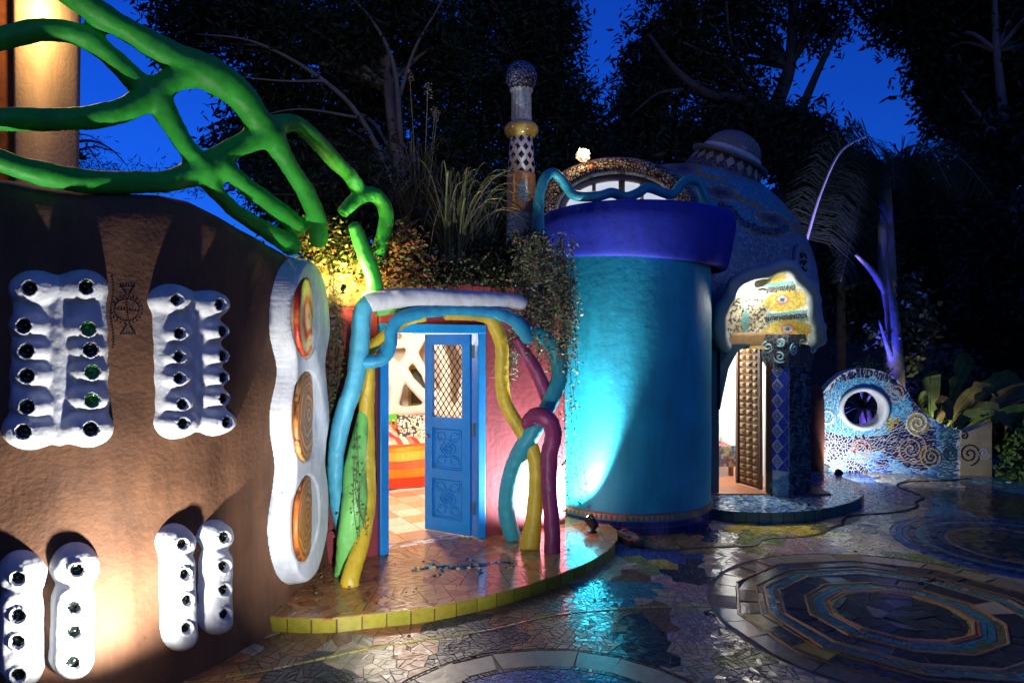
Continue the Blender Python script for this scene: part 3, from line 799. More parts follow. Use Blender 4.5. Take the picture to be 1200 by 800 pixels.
# ------------------------------------------------------------------ green lattice of sculpted tubes over the wall
gl = MB()
def gt(pts, r):
    """pts: (px, py, Y)"""
    n = len(pts); rr = [r]*n if isinstance(r, (int, float)) else r
    gl.tube([P(*p) for p in pts], [q*p[2]/F for q, p in zip(rr, pts)], 14, 8)
gt([(20,-45,3.2),(60,-22,3.3),(100,5,3.4),(160,42,3.6),(210,70,3.75),(245,86,3.85),(280,110,4.0),(300,138,4.1),(316,158,4.2)], [15,15,15,15,18,21,18,16,16])
gt([(-30,58,3.2),(0,45,3.25),(48,36,3.35),(94,41,3.45),(131,67,3.55),(161,97,3.65),(182,110,3.7)], [13,13,13,13,13,14,17])
gt([(-30,139,3.15),(0,139,3.2),(56,140,3.35),(112,137,3.5),(150,127,3.6),(180,110,3.7)], [14,14,14,14,14,17])
gt([(180,110,3.7),(207,92,3.75),(245,84,3.85)], [17,14,19])
gt([(182,110,3.7),(208,156,3.78),(229,187,3.85),(238,200,3.9)], [17,12,13,17])
gt([(-40,170,3.0),(0,188,3.1),(37,200,3.2),(94,212,3.4),(150,214,3.6),(199,212,3.78),(238,198,3.9)], [14,14,14,15,14,13,18])
gt([(238,198,3.9),(263,180,4.0),(285,168,4.1),(316,156,4.2)], [18,13,13,17])
gt([(236,200,3.9),(250,220,4.0),(272,244,4.15),(305,266,4.4),(345,290,4.75)], [16,10,9,10,12])
gt([(255,190,3.95),(265,198,4.0),(292,221,4.2),(326,246,4.5),(352,268,4.8)], [12,11,11,11,11])
gt([(316,156,4.2),(337,191,4.35),(360,228,4.6),(371,255,4.8),(374,285,4.95)], [17,11,11,11,11])
gt([(314,150,4.2),(345,145,4.4),(366,160,4.6),(388,184,4.9),(410,206,5.2),(424,228,5.4)], [14,10,10,10,9,9])
gt([(400,250,5.25),(424,229,5.35),(444,232,5.45),(453,255,5.5),(446,285,5.5),(436,315,5.5)], [8,9,9,9,9,9])
gt([(414,262,5.05),(419,275,5.1),(428,300,5.15),(436,320,5.2),(441,345,5.25)], [7,9,9.5,10,10])
lt = obj('tube_lattice', gl, MT['green']); remesh(lt, .016, 6, .5)
tag(lt, 'bright green sculpted tube lattice arching over the brown wall', 'lattice')
# ------------------------------------------------------------------ entrance house: facade, door frame, room, roof
A_, JL, JR, B_ = Vector((-1.47,5.40,0)), Vector((-1.09,5.60,0)), Vector((-.25,6.12,0)), Vector((.52,6.58,0))
FZ = .10
house = thing('entrance_house', 'maroon plastered house front with a blue framed doorway', 'house', (-.6,6,0))
def seg(name, p, q, z0, z1, th, m, parent, off=0.0, sub=0):
    d = (q-p).normalized(); n = Vector((-d.y, d.x, 0))
    o = obj(name, MB().obox(p+n*off+Vector((0,0,z0)), q-p, n*th, (0,0,z1-z0)), m, parent)
    return bev(o, .02, 3)
d_ = (JR-JL).normalized(); nb = Vector((-d_.y, d_.x, 0))
seg('wall', A_, JL, 0, 2.36, .22, MT['maroon'], house)
seg('wall', JR, B_, 0, 2.36, .22, MT['maroon'], house)
seg('wall', JL+Vector((0,0,0)), JR, 1.99, 2.36, .22, MT['maroon'], house, .003)
# lumpy plaster foot at the right jamb
o = None; 0 and obj('plaster_foot', MB().tube([JR+Vector((.04,-.0,0)), JR+Vector((.05,0,.12)), JR+Vector((.06,.02,.3)), JR+Vector((.06,.05,.6))], [.1,.09,.06,.02], 14), MT['maroon'], house, True)
fr2 = thing('door_frame', 'bright blue painted door frame set in the maroon wall', 'door frame', tuple(JL))
def fb(name, s0, s1, z0, z1, d0, d1, parent, m='door_blue'):
    w = (JR-JL).length
    return bev(obj(name, MB().obox(JL+d_*s0+nb*d0+Vector((0,0,z0)), d_*(s1-s0), nb*(d1-d0), (0,0,z1-z0)), MT[m], parent), .006)
W_ = (JR-JL).length
fb('jamb', .0, .075, FZ, 1.985, -.03, .15, fr2); fb('jamb', W_-.075, W_-.0, FZ, 1.985, -.03, .15, fr2)
fb('head', .0, W_, 1.92, 2.0, -.034, .15, fr2)
# room
ROOM = [(-3.3,5.75),(-3.3,10.2),(.22,10.2),(.22,6.75)]
room = thing('room_shell', 'bright cream walled room seen through the open blue door', 'room', (-1.5,8.5,.1))
def wbox(name, x0, x1, y0, y1, z0, z1, m, parent): return obj(name, MB().box(x0, x1, y0, y1, z0, z1), MT[m], parent)
wbox('wall', -3.4, .3, 10.2, 10.32, 0, 2.3, 'cream', room)
wbox('wall', -3.4, -3.3, 5.5, 10.2, 0, 2.3, 'cream', room)
wbox('wall', .2, .3, 6.62, 10.2, 0, 2.3, 'cream', room)
wbox('wall', -3.3, -1.5, 5.5, 5.6, 0, 2.3, 'cream', room)
rp = [(-3.5,5.35),(-1.52,5.45),(-1.0,5.7),(-.2,6.2),(.36,6.5),(.34,10.4),(-3.5,10.4)]
roof = obj('roof', MB().prism(rp, 2.22, 2.36), MT['maroon'], house)
# room floor: square tiles
fl = tag(obj('room_floor', MB().prism([(-3.3,5.65),(-1.1,5.72),(-.22,6.25),(.2,6.5),(.2,10.2),(-3.3,10.2)], .0, .1), MT['grout_light']), kind='structure')
for i in range(-4, 13):
    for j in range(-4, 16):
        u, v = -1.9+i*.27, 5.0+j*.27; a = .55
        x, y = -1.1+(u+1.1)*math.cos(a)-(v-6.5)*math.sin(a), 6.5+(u+1.1)*math.sin(a)+(v-6.5)*math.cos(a)
        if not (-2.6 < x < -.1 and 6.0+max(0, (x+1.1))*.6 < y < 8.8): continue
        c = vary(R.choice([(.5,.34,.2),(.58,.45,.3),(.66,.58,.46),(.48,.3,.17)]), .08)
        o = obj('tile', MB().box(-.132, .132, -.132, .132, 0, .006, c), MT['tile'], fl); o.location = (x, y, .099); o.rotation_euler.z = a

# door leaf, hinged at the right jamb and swung inwards
leaf = thing('open_door', 'blue door leaf with lattice window and two carved panels, standing ajar', 'door', (-.33,6.2,FZ))
H0 = JR-d_*.095+nb*.05; ld = Vector((-.86,.50,0)).normalized(); ln = Vector((ld.y, -ld.x, 0))
if ln.y > 0: ln = -ln
LW, LZ0, LZ1 = .50, FZ+.015, 1.915
def lb(name, s0, s1, z0, z1, d0=0, d1=.04, parent=leaf, m='door_blue', b=.004):
    return bev(obj(name, MB().obox(H0+ld*s0+ln*d0+Vector((0,0,z0)), ld*(s1-s0), ln*(d1-d0), (0,0,z1-z0)), MT[m], parent), b)
lb('stile', 0, .085, LZ0, LZ1); lb('stile', LW-.085, LW, LZ0, LZ1)
for z0, z1 in ((LZ0, .24), (.60, .69), (1.06, 1.16), (1.82, LZ1)): lb('rail', .083, LW-.083, z0, z1, .001, .039)
def lp(s, z, d=.03): return H0+ld*s+ln*d+Vector((0,0,z))
for z0, z1 in ((.24, .60), (.69, 1.06)):
    pn = lb('carved_panel', .08, LW-.08, z0-.01, z1+.01, .008, .022)
    sc = MB(); cx, cz = LW/2, (z0+z1)/2; hw, hh = LW/2-.1, (z1-z0)/2-.015
    for a in (-1, 1):
        sc.tube([lp(cx+a*hw, cz-hh, .024), lp(cx+a*hw, cz+hh, .024)], .006, 6, 1); sc.tube([lp(cx-hw, cz+a*hh, .024), lp(cx+hw, cz+a*hh, .024)], .006, 6, 1)
        for b in (-1, 1):
            sc.tube([lp(cx+a*hw*(.1+.75*math.sin(t*1.6)), cz+b*hh*(.15+.75*t+.1*math.sin(6*t)), .025) for t in np.linspace(0, 1, 7)], .007, 6, 3)
            sc.tube([lp(cx+a*(hw*.5+hw*.3*math.cos(t)), cz+b*(hh*.62+hh*.24*math.sin(t)), .025) for t in np.linspace(0, 6.3, 12)], .006, 6, 2)
    for r_ in (.022, .045, .075):
        sc.tube([lp(cx+r_*math.cos(t)*(1+.12*math.cos(4*t)), cz+r_*math.sin(t)*(1+.12*math.cos(4*t)), .026) for t in np.linspace(0, 6.29, 22)], .007, 6, 1)
    obj('scroll_relief', sc, MT['door_blue'], pn, True)
gr = MB(); z0, z1, s0, s1 = 1.16, 1.82, .085, LW-.085; stp = .068
for k in range(-14, 24):
    for sg in (1, -1):
        # line s = s0 + (z - z0)*sg*.72 + k*stp, clipped to the opening
        pts = []
        for i in range(41):
            z = z0+(z1-z0)*i/40; s = s0+(z-z0)*sg*.72+k*stp*.9
            if s0 <= s <= s1: pts.append((s, z))
        if len(pts) > 1: gr.tube([lp(*pts[0], .02+.004*sg), lp(*pts[-1], .02+.004*sg)], .0045, 5, 1, smooth=False)
        if sg == 1:
            for i in range(30):
                z = z0+stp*.625*i; s = s0+(z-z0)*.72+k*stp*.9
                if s0 < s < s1 and z < z1: gr.sphere(lp(s, z, .021), .009, 6, 4)
obj('grille', gr, MT['dark_metal'], leaf)
for z in (.3, 1.0, 1.7): obj('hinge', MB().tube([lp(-.012, z, .0), lp(-.012, z+.12, .0)], .012, 8, 1), MT['brass'], leaf)
obj('handle', MB().sphere(lp(LW-.04, .98, .055), .02, 10, 6), MT['brass'], leaf, True)

# ------------------------------------------------------------------ painted tube columns and white lintel of the porch
def column(label, pts, m, r, color_name, group=None):
    mb = MB(); n = len(pts); rr = [r]*n if isinstance(r, (int, float)) else r
    rr = [x*(1.14 if pts[0][0] < 500 else 1.28)*R.uniform(.94, 1.07) for x in rr]
    mb.tube([P(*p)+Vector((R.uniform(-.008,.008), R.uniform(-.01,.01), 0)) for p in pts], [q*p[2]/F for q, p in zip(rr, pts)], 14, 8)
    o = obj('tube_column', mb, MT[m], None, True); remesh(o, .012, 4, .5)
    return tag(o, label, 'column', group)
lin = MB(); lin.tube([P(428,356,5.18), P(440,352,5.22), P(480,349,5.34), P(530,350,5.48), P(575,352,5.62), P(606,354,5.72), P(614,358,5.76)], [.074,.084,.08,.075,.072,.068,.05], 16, 8)
o = obj('lintel', lin, MT['lintel'], None, True); remesh(o, .016, 3, .5); tag(o, 'white rounded plaster lintel beam over the painted tube columns', 'beam')
column('pale sky blue tube column dropping from the white lintel', [(436,352,5.2),(426,362,5.18),(421,399,5.17),(415,446,5.17),(402,492,5.18),(394,538,5.2),(396,580,5.25),(402,617,5.32),(408,650,5.42),(411,660,5.42)], 'sky_tube', [8,9.5,9.5,9.5,9.5,9,8.5,8,8,8], '')
column('blue tube looping from the sky blue column along the lintel underside', [(418,421,5.17),(432,424,5.17),(450,419,5.2),(459,403,5.22),(459,387,5.24),(467,374,5.27),(489,367,5.33),(522,364,5.45),(560,365,5.55),(589,369,5.62),(606,379,5.7),(620,398,5.85)], 'blue_tube', [7,7,7,7,7,7,7,6,6,6.5,7,7], '')
column('yellow tube column behind the lime green one', [(500,371,5.38),(480,374,5.35),(466,381,5.33),(450,395,5.31),(433,412,5.28),(432,440,5.3),(430,475,5.32),(429,506,5.34),(432,548,5.33),(432,590,5.26),(425,630,5.1),(413,672,4.94),(411,688,4.91)], 'yellow', [4.5,5,5.5,5,6,7,7,7,7,7,7.5,8.5,9], '')
column('lime green tube column between the sky blue and yellow ones', [(428,480,5.32),(421,515,5.26),(415,548,5.18),(415,590,5.12),(409,631,5.1),(404,668,5.1),(403,676,5.09)], 'lime', [6,8,10.5,12.5,12,11,11], '')
column('slim green tube tucked under the white lintel', [(440,366,5.3),(470,362,5.36),(520,361,5.48),(560,360,5.6),(590,364,5.7)], 'lime', [5,5,5,4.5,4], '')
column('yellow tube column winding down the right side of the doorway', [(520,369,5.47),(556,369,5.58),(574,373,5.62),(583,388,5.66),(588,408,5.7),(588,440,5.75),(592,472,5.8),(612,505,5.83),(626,534,5.84),(629,568,5.83),(626,607,5.82),(621,638,5.81),(620,645,5.8)], 'yellow', [4.5,5.5,6,6.5,6.5,6.5,6.5,6.5,7,7.5,8,9,9], '')
column('teal tube column leaning across the plum one', [(612,385,5.78),(632,392,5.9),(650,410,5.98),(655,441,5.96),(643,475,5.88),(625,504,5.8),(605,540,5.9),(596,573,5.97),(595,602,6.0),(601,632,6.02)], 'teal_tube', [7,7,7,8,8,8.5,8.5,8,7.5,8], '')
column('plum tube dangling from the vines above the looped one', [(606,395,5.9),(614,411,5.92),(628,434,5.95),(638,458,5.98),(644,478,6.0)], 'purple', [5,6.5,6.5,6.5,6], '')
column('plum tube column looped round the teal one', [(618,512,5.9),(618,498,5.83),(627,487,5.74),(641,491,5.7),(648,508,5.72),(643,534,5.75),(644,568,5.74),(646,607,5.72),(647,644,5.7),(647,650,5.7)], 'purple', [5,6.5,8,8.5,8.5,8,7.5,7.5,8,8.5], '')

# ------------------------------------------------------------------ room contents
bed = thing('bed', 'bed under an orange and red striped blanket inside the room', 'bed', (-1.2,8.4,FZ))
bo = Vector((-2.6,7.45,FZ)); bu = Vector((.88,.42,0)).normalized(); bv = Vector((-bu.y, bu.x, 0))
STR = [(.55,.05,.02),(.75,.2,.02),(.7,.12,.05),(.8,.38,.06),(.5,.03,.02),(.75,.25,.03),(.62,.08,.02),(.45,.02,.015)]
STT = [(.6,.1,.06),(.75,.3,.2),(.6,.06,.04),(.8,.4,.25),(.65,.16,.1),(.55,.04,.03)]
bl = MB(); NU = 60
side = [(0,.02),(0,.14),(0,.24),(0,.34),(0,.44),(.0,.5),(.03,.53)]+[(.06+.1*k,.54+.01*math.sin(k)+.012*k) for k in range(14)]
for i in range(NU):
    for j in range(len(side)-1):
        qs = []
        for a, b in ((i, j), (i+1, j), (i+1, j+1), (i, j+1)):
            u = 2.1*a/NU; v, z = side[b]; w = .015*math.sin(u*14+b) if b < 6 else 0
            z2 = z+.03*noise.noise(Vector((u*3, v*4, 2)))
            qs.append(bo+bu*u+bv*(v+w)+Vector((0,0,z2)))
        if j < 6: c = STR[int(j*1.2+.2) % len(STR)]
        else: c = STT[(i//2) % len(STT)] if (i//2) % 3 else (.8,.5,.35)
        bl.add(qs, [(0,1,2,3)], vary(c, .06))
obj('blanket', bl, MT['fabric'], bed, False)
obj('mattress', MB().obox(bo+bu*.03+bv*.05+Vector((0,0,0)), bu*2.02, bv*1.3, (0,0,.42), (.7,.66,.6)), MT['fabric'], bed)
def pillow(c, s, rot, col, label, tilt=1.0):
    mb = MB(); n = 26; V = []; Fc = []
    M = Matrix.Translation(c) @ Matrix.Rotation(rot, 4, 'Z') @ Matrix.Rotation(tilt, 4, 'X')
    cols = []
    for sg in (1, -1):
        o = len(V)
        for i in range(n+1):
            for j in range(n+1):
                u, v = 2*i/n-1, 2*j/n-1
                h = .28*(max(0, (1-u**4)*(1-v**4)))**.6*sg
                k = 1-.06*(1-abs(u))*(1-abs(u))
                V.append(M @ (Vector((u*(1-.07*(1-v*v)), v*(1-.07*(1-u*u)), h))*s))
        for i in range(n):
            for j in range(n):
                q = (o+i*(n+1)+j, o+(i+1)*(n+1)+j, o+(i+1)*(n+1)+j+1, o+i*(n+1)+j+1)
                Fc.append(q if sg > 0 else q[::-1]); cols.append(vary(col[int((noise.noise(Vector((i*.33, j*.33, s*40)))+.8)*2.4) % len(col)], .1))
    mb.v = [tuple(v) for v in V]; mb.f = Fc; mb.c = cols
    return tag(obj('pillow', mb, MT['fabric'], None, True), label, 'pillow')
pillow(P(484,503,8.55), .2, .3, [(.7,.62,.5),(.05,.05,.06),(.6,.45,.3),(.3,.1,.08)], 'black and cream patterned pillow on the striped bed', 1.2)
pillow(P(503,506,8.4), .15, -.2, [(.75,.6,.4),(.7,.68,.6),(.6,.2,.05)], 'small cream pillow beside the black patterned one', 1.2)
cb = thing('slatted_chair', 'lime green slatted chair back behind the bed', 'chair', tuple(P(460,560,8.9)))
def hb(x, y, Y): return P(x, y, Y)
for x in (452,458,464,470): obj('slat', MB().bar(P(x,526,8.95), P(x,490,8.95), .035, .02), mat('lime_lacquer', (.12,.5,.03), .35) if x == 452 else bpy.data.materials['lime_lacquer'], cb)
obj('top_rail', MB().bar(P(446,488,8.95), P(474,488,8.95), .03, .07), bpy.data.materials['lime_lacquer'], cb)
for x in (447, 473): obj('leg', MB().bar((P(x,488,8.95).x, 8.95, FZ), P(x,486,8.95), .04, .03), bpy.data.materials['lime_lacquer'], cb)
ph = thing('headboard', 'purple headboard panel behind the pillows', 'headboard', tuple(P(490,560,9.0)))
for x0, x1 in ((474,485),(485,496),(496,508)):
    a = P(x0+.4,486,9.0); b = P(x1-.4,486,9.0)
    bev(obj('plank', MB().box(a.x, b.x, 9.0, 9.03, FZ, a.z, (.2,.06,.4)), MT['paint'], ph), .006)
# white branching lattice in front of the back wall
wl_ = MB()
def wt(pts, r): wl_.tube([P(*p) for p in pts], [r*p[2]/F for p in pts], 10, 6)
YW = 9.3
wt([(446,385,YW),(452,420,YW),(462,455,YW),(458,490,YW),(452,540,YW)], 7); wt([(462,440,YW),(475,425,YW),(490,400,YW),(500,380,YW)], 7)
wt([(452,420,YW),(470,432,YW),(488,455,YW),(505,470,YW),(530,478,YW)], 6.5); wt([(455,478,YW),(475,482,YW),(500,480,YW),(540,485,YW)], 6.5)
wt([(470,370,YW),(482,410,YW),(500,440,YW),(512,470,YW)], 6); wt([(500,380,YW),(520,420,YW),(522,470,YW),(520,545,YW)], 7); wt([(440,400,YW),(470,402,YW),(500,390,YW),(545,392,YW)], 6.5)
wt([(545,370,YW),(548,430,YW),(540,485,YW),(545,545,YW)], 7); wt([(452,480,YW),(462,470,YW),(470,440,YW)], 6)
o = obj('branch_screen', wl_, MT['cream']); remesh(o, .02, 5, .5); tag(o, 'cream branching plaster screen behind the bed', 'screen')
pf = thing('picture', 'gold framed picture hanging on the cream room wall', 'picture', tuple(P(492,455,10.18)))
a, b = P(482,432,10.18), P(502,472,10.18)
obj('canvas', MB().box(a.x, b.x, 10.17, 10.195, b.z, a.z, (.1,.12,.1)), MT['paint'], pf)
for x0, x1, z0, z1 in ((a.x-.04, a.x, b.z-.04, a.z+.04), (b.x, b.x+.04, b.z-.04, a.z+.04), (a.x, b.x, a.z, a.z+.04), (a.x, b.x, b.z-.04, b.z)):
    obj('frame_bar', MB().box(x0, x1, 10.15, 10.196, z0, z1, (.5,.35,.1)), MT['paint'], pf)
pd = thing('pendant_lamp', 'white glowing globe lamp on the ceiling of the room', 'lamp', (-1.2,7.3,2.15))
obj('globe', MB().sphere((-1.15,7.35,2.06), .07, 14, 10), MT['bulb'], pd, True); obj('stem', MB().tube([(-1.15,7.35,2.12),(-1.15,7.35,2.23)], .012, 8, 1), MT['brass'], pd)
lamp('lamp', (-1.15,7.3,1.92), 190, (1,.9,.74), .08, parent=pd)
# ------------------------------------------------------------------ turquoise tower
TX, TY, TR = 1.257, 7.36, .85
tw = thing('round_tower', 'round turquoise tower with an ultramarine cap and tiled foot', 'tower', (TX,TY,0))
pr = []
V = []; Fc = []; nseg, nzz = 96, 40
for k in range(nzz+1):
    z = .2+2.6*k/nzz
    for i in range(nseg):
        a = 2*math.pi*i/nseg; r = TR+.012*noise.noise(Vector((math.cos(a)*2.2, math.sin(a)*2.2, z*1.2)))+.01*math.sin(z*1.1)
        V.append((TX+r*math.cos(a), TY+r*math.sin(a), z))
for k in range(nzz):
    for i in range(nseg):
        j = (i+1) % nseg; Fc.append((k*nseg+i, k*nseg+j, (k+1)*nseg+j, (k+1)*nseg+i))
obj('wall', MB().add(V, Fc), MT['tower'], tw, True)
obj('foot', MB().lathe([(TR+.012,-.02),(TR+.012,.205),(TR-.02,.212)], TX, TY, 96), MT['grout'], tw)
for row, (z0, z1) in enumerate(((.012,.075),(.085,.128),(.134,.196))):
    n = 66
    for i in range(n):
        a = math.radians(160+ (380-160)*i/n); a2 = math.radians(160+(380-160)*(i+.92)/n)
        r0, r1 = TR+.008, TR+.022
        def cv(al, r, z): return (TX+r*math.cos(al), TY+r*math.sin(al), z)
        def quad(a, a2, z0, z1, c, name, r1=r1):
            v = [cv(a,r1,z0),cv(a2,r1,z0),cv(a2,r1,z1),cv(a,r1,z1),cv(a,r0,z0),cv(a2,r0,z0),cv(a2,r0,z1),cv(a,r0,z1)]
            obj(name, MB().add(v, [(0,1,2,3),(4,0,3,7),(1,5,6,2),(3,2,6,7),(4,5,1,0)], c), MT['tile'], tw)
        if row == 0: quad(a, a2, z0, z1, vary((.02,.03,.14), .3), 'foot_tile')
        elif row == 1: quad(a, a2, z0, z1, vary((.02,.05,.2), .3), 'foot_tile')
        else:
            quad(a, a2, z0, z1, vary((.08,.3,.38), .15), 'foot_tile')
            am = (a+a2)/2; r2 = r1+.004
            obj('triangle_inlay', MB().add([cv(a,r2,z1-.004),cv(am,r2,z0+.006),cv(a2,r2,z1-.004),cv(a,r0,z1-.004),cv(am,r0,z0+.006),cv(a2,r0,z1-.004)], [(0,1,2),(3,4,1,0),(4,5,2,1)], vary((.55,.24,.04), .15)), MT['tile'], tw)
# cap: lopsided turban
V = []; Fc = []; pr = [(.83,2.65),(.885,2.65),(.91,2.68),(.93,2.75),(.965,2.9),(.99,3.05),(.98,3.14),(.93,3.19),(.6,3.22),(0,3.22)]
pr = [tuple(p) for p in cat(pr, 3)]
for r, z in pr:
    for i in range(nseg):
        a = 2*math.pi*i/nseg; rr = r*(1+.03*math.sin(a*2+.6)+.015*noise.noise(Vector((math.cos(a)*2, math.sin(a)*2, z*2))))
        V.append((TX+.1+rr*math.cos(a)*1.02, TY+rr*math.sin(a), z-.05*math.cos(a)*(1 if z < 2.9 else .3)))
for k in range(len(pr)-1):
    for i in range(nseg):
        j = (i+1) % nseg; Fc.append((k*nseg+i, k*nseg+j, (k+1)*nseg+j, (k+1)*nseg+i))
obj('cap', MB().add(V, Fc), MT['cap'], tw, True)
mb = MB()
tp = [(631,275,6.5),(631,240,6.5),(636,214,6.5),(645,203,6.55),(654,206,6.6),(664,219,6.65),(674,229,6.65),(700,230,6.65),(717,226,6.7),(733,231,6.7),(748,226,6.75),(760,220,6.8),(786,228,6.9),(796,219,6.95),(806,211,7.0),(818,214,7.05),(828,235,7.05),(841,252,7.0),(854,250,6.95)]
mb.tube([P(*p) for p in tp], [.058,.056,.05,.046,.046,.048,.05,.05,.05,.05,.05,.05,.05,.05,.05,.05,.05,.052,.035], 12, 6)
o = obj('wavy_tube', mb, MT['teal_tube'], None, True); tag(o, 'teal tube wriggling along the rim of the ultramarine tower cap', 'tube')

# ------------------------------------------------------------------ minaret finial
MX, MY = P(611,300,8.2).x, 8.2
mn = thing('minaret_finial', 'slender mosaic minaret with a blue ball top and golden collar', 'minaret', (MX,MY,2.36))
k_ = 8.2/F
zz = lambda y: CAMH-(y-400)*k_
def mlathe(name, prof, m, colf=None, seg=28, smooth=True, parent=mn):
    pr = [(r*k_, zz(y)) for r, y in prof][::-1] if prof[0][1] < prof[-1][1] else [(r*k_, zz(y)) for r, y in prof]
    mb = MB().lathe(pr, MX, MY, seg)
    if colf: mb.c = [colf(sum(Vector(mb.v[i]) for i in f)/len(f) if False else [sum(mb.v[i][q] for i in f)/len(f) for q in range(3)]) for f in mb.f]
    return obj(name, mb, MT[m], parent, smooth)
mlathe('pedestal', [(17,250),(18,280),(18,410)], 'finemos', lambda c: (.12,.3,.32))
ring = lambda t: (.42,.23,.06)
def pcol(c):
    a = math.atan2(c[1]-MY, c[0]-MX); y = 400-(c[2]-CAMH)/k_
    a = (a+math.pi/2)*16.5
    for ca in (-26, 0, 26):
        if ((a-ca-2)/7)**2+((y-228)/13)**2 < 1: return (.08,.28,.36)
    return (.45,.2,.04)
mlathe('paisley_base', [(17.5,250)]+[(17.5-1.0*t, 250-46*t) for t in np.linspace(.05,1,18)], 'finemos', pcol, 48)
mlathe('shaft', [(16,205),(14.5,180),(13,158)], 'white')
for row in range(5):
    for i in range(9):
        a = 2*math.pi*(i+.5*(row % 2))/9-math.pi/2; y = 166+row*9.5; r = (13+3*(y-158)/47)*k_+.004
        h = 4.4*k_; w = .27
        pts = []
        for du, dv in ((0,-1),(1,0),(0,1),(-1,0)):
            al = a+du*w*.9; pts.append((MX+r*math.cos(al)+0, MY+r*math.sin(al), zz(y)-dv*h))
        c0 = Vector((MX+(r+.004)*math.cos(a), MY+(r+.004)*math.sin(a), zz(y)))
        obj('diamond_tile', MB().add(pts+[c0], [(3,0,4)[::-1],(0,1,4)[::-1],(1,2,4)[::-1],(2,3,4)[::-1]], vary((.012,.012,.03),.3)), MT['wall_tile'], mn)
mlathe('collar', [(12,163),(17,160),(20,155),(20,150),(17,146),(12,144)], 'tile', lambda c: (.42,.32,.09), 32)
V = []; Fc = []; rows = [(11.8,146),(11.2,130),(11.2,110),(13.5,106)]
mb = MB()
for i, (r, y) in enumerate(rows):
    for q in range(64):
        a = 2*math.pi*q/64; rr = (r+.7*abs(math.sin(a*8)))*k_; mb.v.append((MX+rr*math.cos(a), MY+rr*math.sin(a), zz(y)))
for i in range(3):
    for q in range(64): mb.f.append((i*64+q, i*64+(q+1) % 64, (i+1)*64+(q+1) % 64, (i+1)*64+q)); mb.c.append((.3,.38,.45))
obj('fluted_neck', mb, MT['finemos'], mn, False)
mlathe('ball', [(13.5,107)]+[(18.5*math.sin(t), 91+18.5*math.cos(t)) for t in np.linspace(.8, math.pi, 16)], 'pebble', lambda c: (.16,.2,.42))

# ------------------------------------------------------------------ domed mosaic house
DX, DY, DR = 2.27, 9.72, 1.95
dm_ = thing('dome_house', 'domed house with blue mosaic roof, hat skylight and arched window', 'house', (DX,DY,0))
prof = cat([(DR,0),(DR,1.0),(DR+.02,2.0),(DR-.02,2.5),(1.86,2.95),(1.68,3.4),(1.38,3.8),(1.0,4.08),(.55,4.24),(0,4.28)], 14)
scal = [(600,262),(820,238),(838,246),(850,247),(862,256),(872,267),(890,275),(908,277),(930,271),(946,277),(1000,290)]
def dcol(v):
    x, y = proj(v); sy = np.interp(x, [s[0] for s in scal], [s[1] for s in scal])
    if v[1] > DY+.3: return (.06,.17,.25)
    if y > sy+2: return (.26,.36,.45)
    if y > sy-1: return (.5,.3,.08)
    if y > sy-10 and 842 < x < 925: return R.choice([(.015,.02,.03),(.12,.15,.2),(.02,.03,.06)])
    def ell(cx, cy, rx, ry, an=0.0):
        dx, dy = x-cx, y-cy; u = dx*math.cos(an)+dy*math.sin(an); w = -dx*math.sin(an)+dy*math.cos(an)
        return (u/rx)**2+(w/ry)**2
    for cx, cy, an in ((845,226,.12),(906,257,.3),(800,197,.05),(770,235,.1)):
        e = ell(cx, cy, 22, 9, an)
        if e < .12: return (.02,.02,.04)
        if e < .3: return (.4,.09,.05)
        if e < .55: return (.08,.2,.22)
        if e < 1: return (.6,.36,.07)
        if ell(cx+26, cy+9, 26, 3.5, an+.2) < 1: return (.55,.33,.07)
    return R.choice([(.08,.4,.52),(.06,.33,.45),(.1,.45,.55)])
mb = MB(); ns = 420
for r, z in prof:
    for i in range(ns):
        a = 2*math.pi*i/ns; k1 = max(0, math.cos(a-.1))**1.5; k2 = max(0, min(1, (2.0-z)/.35)); k2 = k2*k2*(3-2*k2)
        r2_ = r-.42*k1*k2; mb.v.append((DX+r2_*math.cos(a), DY+r2_*math.sin(a), z))
def in_door(c): return c[2] < 2.15 and c[1] < DY-1.0 and 2.30 < c[0] < 2.98
for k in range(len(prof)-1):
    for i in range(ns):
        j = (i+1) % ns; f = (k*ns+i, k*ns+j, (k+1)*ns+j, (k+1)*ns+i)
        c = [sum(mb.v[q][w] for q in f)/4 for w in range(3)]
        if in_door(c): continue
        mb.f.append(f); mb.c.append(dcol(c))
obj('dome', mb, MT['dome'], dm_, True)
# hat-shaped skylight
hc = P(851,196,9.25); M = Matrix.Translation(hc) @ Matrix.Rotation(math.radians(23), 4, 'Y') @ Matrix.Rotation(math.radians(8), 4, 'X')
mb = MB().lathe([(.56,-.38),(.55,-.2),(.53,-.12),(.44,.09)], 0, 0, 56, (.03,.035,.05), M)
hat = obj('hat_band', mb, MT['dome'], dm_, True)
for i in range(22):
    a = 2*math.pi*i/22; pts = []
    for du, dz in ((0,-.085),(.115,0),(0,.085),(-.115,0)):
        z = -.02+dz; r = (.53-.09*(z+.12)/.21)+.012; al = a+du; pts.append(M @ Vector((r*math.cos(al), r*math.sin(al), z)))
    obj('diamond_tile', MB().add(pts, [(0,1,2,3)], vary((.3,.27,.22),.2)), MT['wall_tile'], hat)
obj('hat_rim', MB().lathe([(.44,.07),(.52,.085),(.53,.11),(.44,.13),(.40,.12)], 0, 0, 56, None, M), mat('slate_blue_plaster', (.12,.17,.26), .5), dm_, True)
obj('skylight_curb', MB().lathe([(.40,.1),(.40,.2),(.37,.2),(.37,.1)], 0, 0, 56, None, M), MT['white'], dm_, True)
obj('skylight_dome', MB().lathe([(.385*math.cos(t), .19+.3*math.sin(t)) for t in np.linspace(0, math.pi/2-.001, 14)], 0, 0, 56, None, M), MT['glass'], dm_, True)
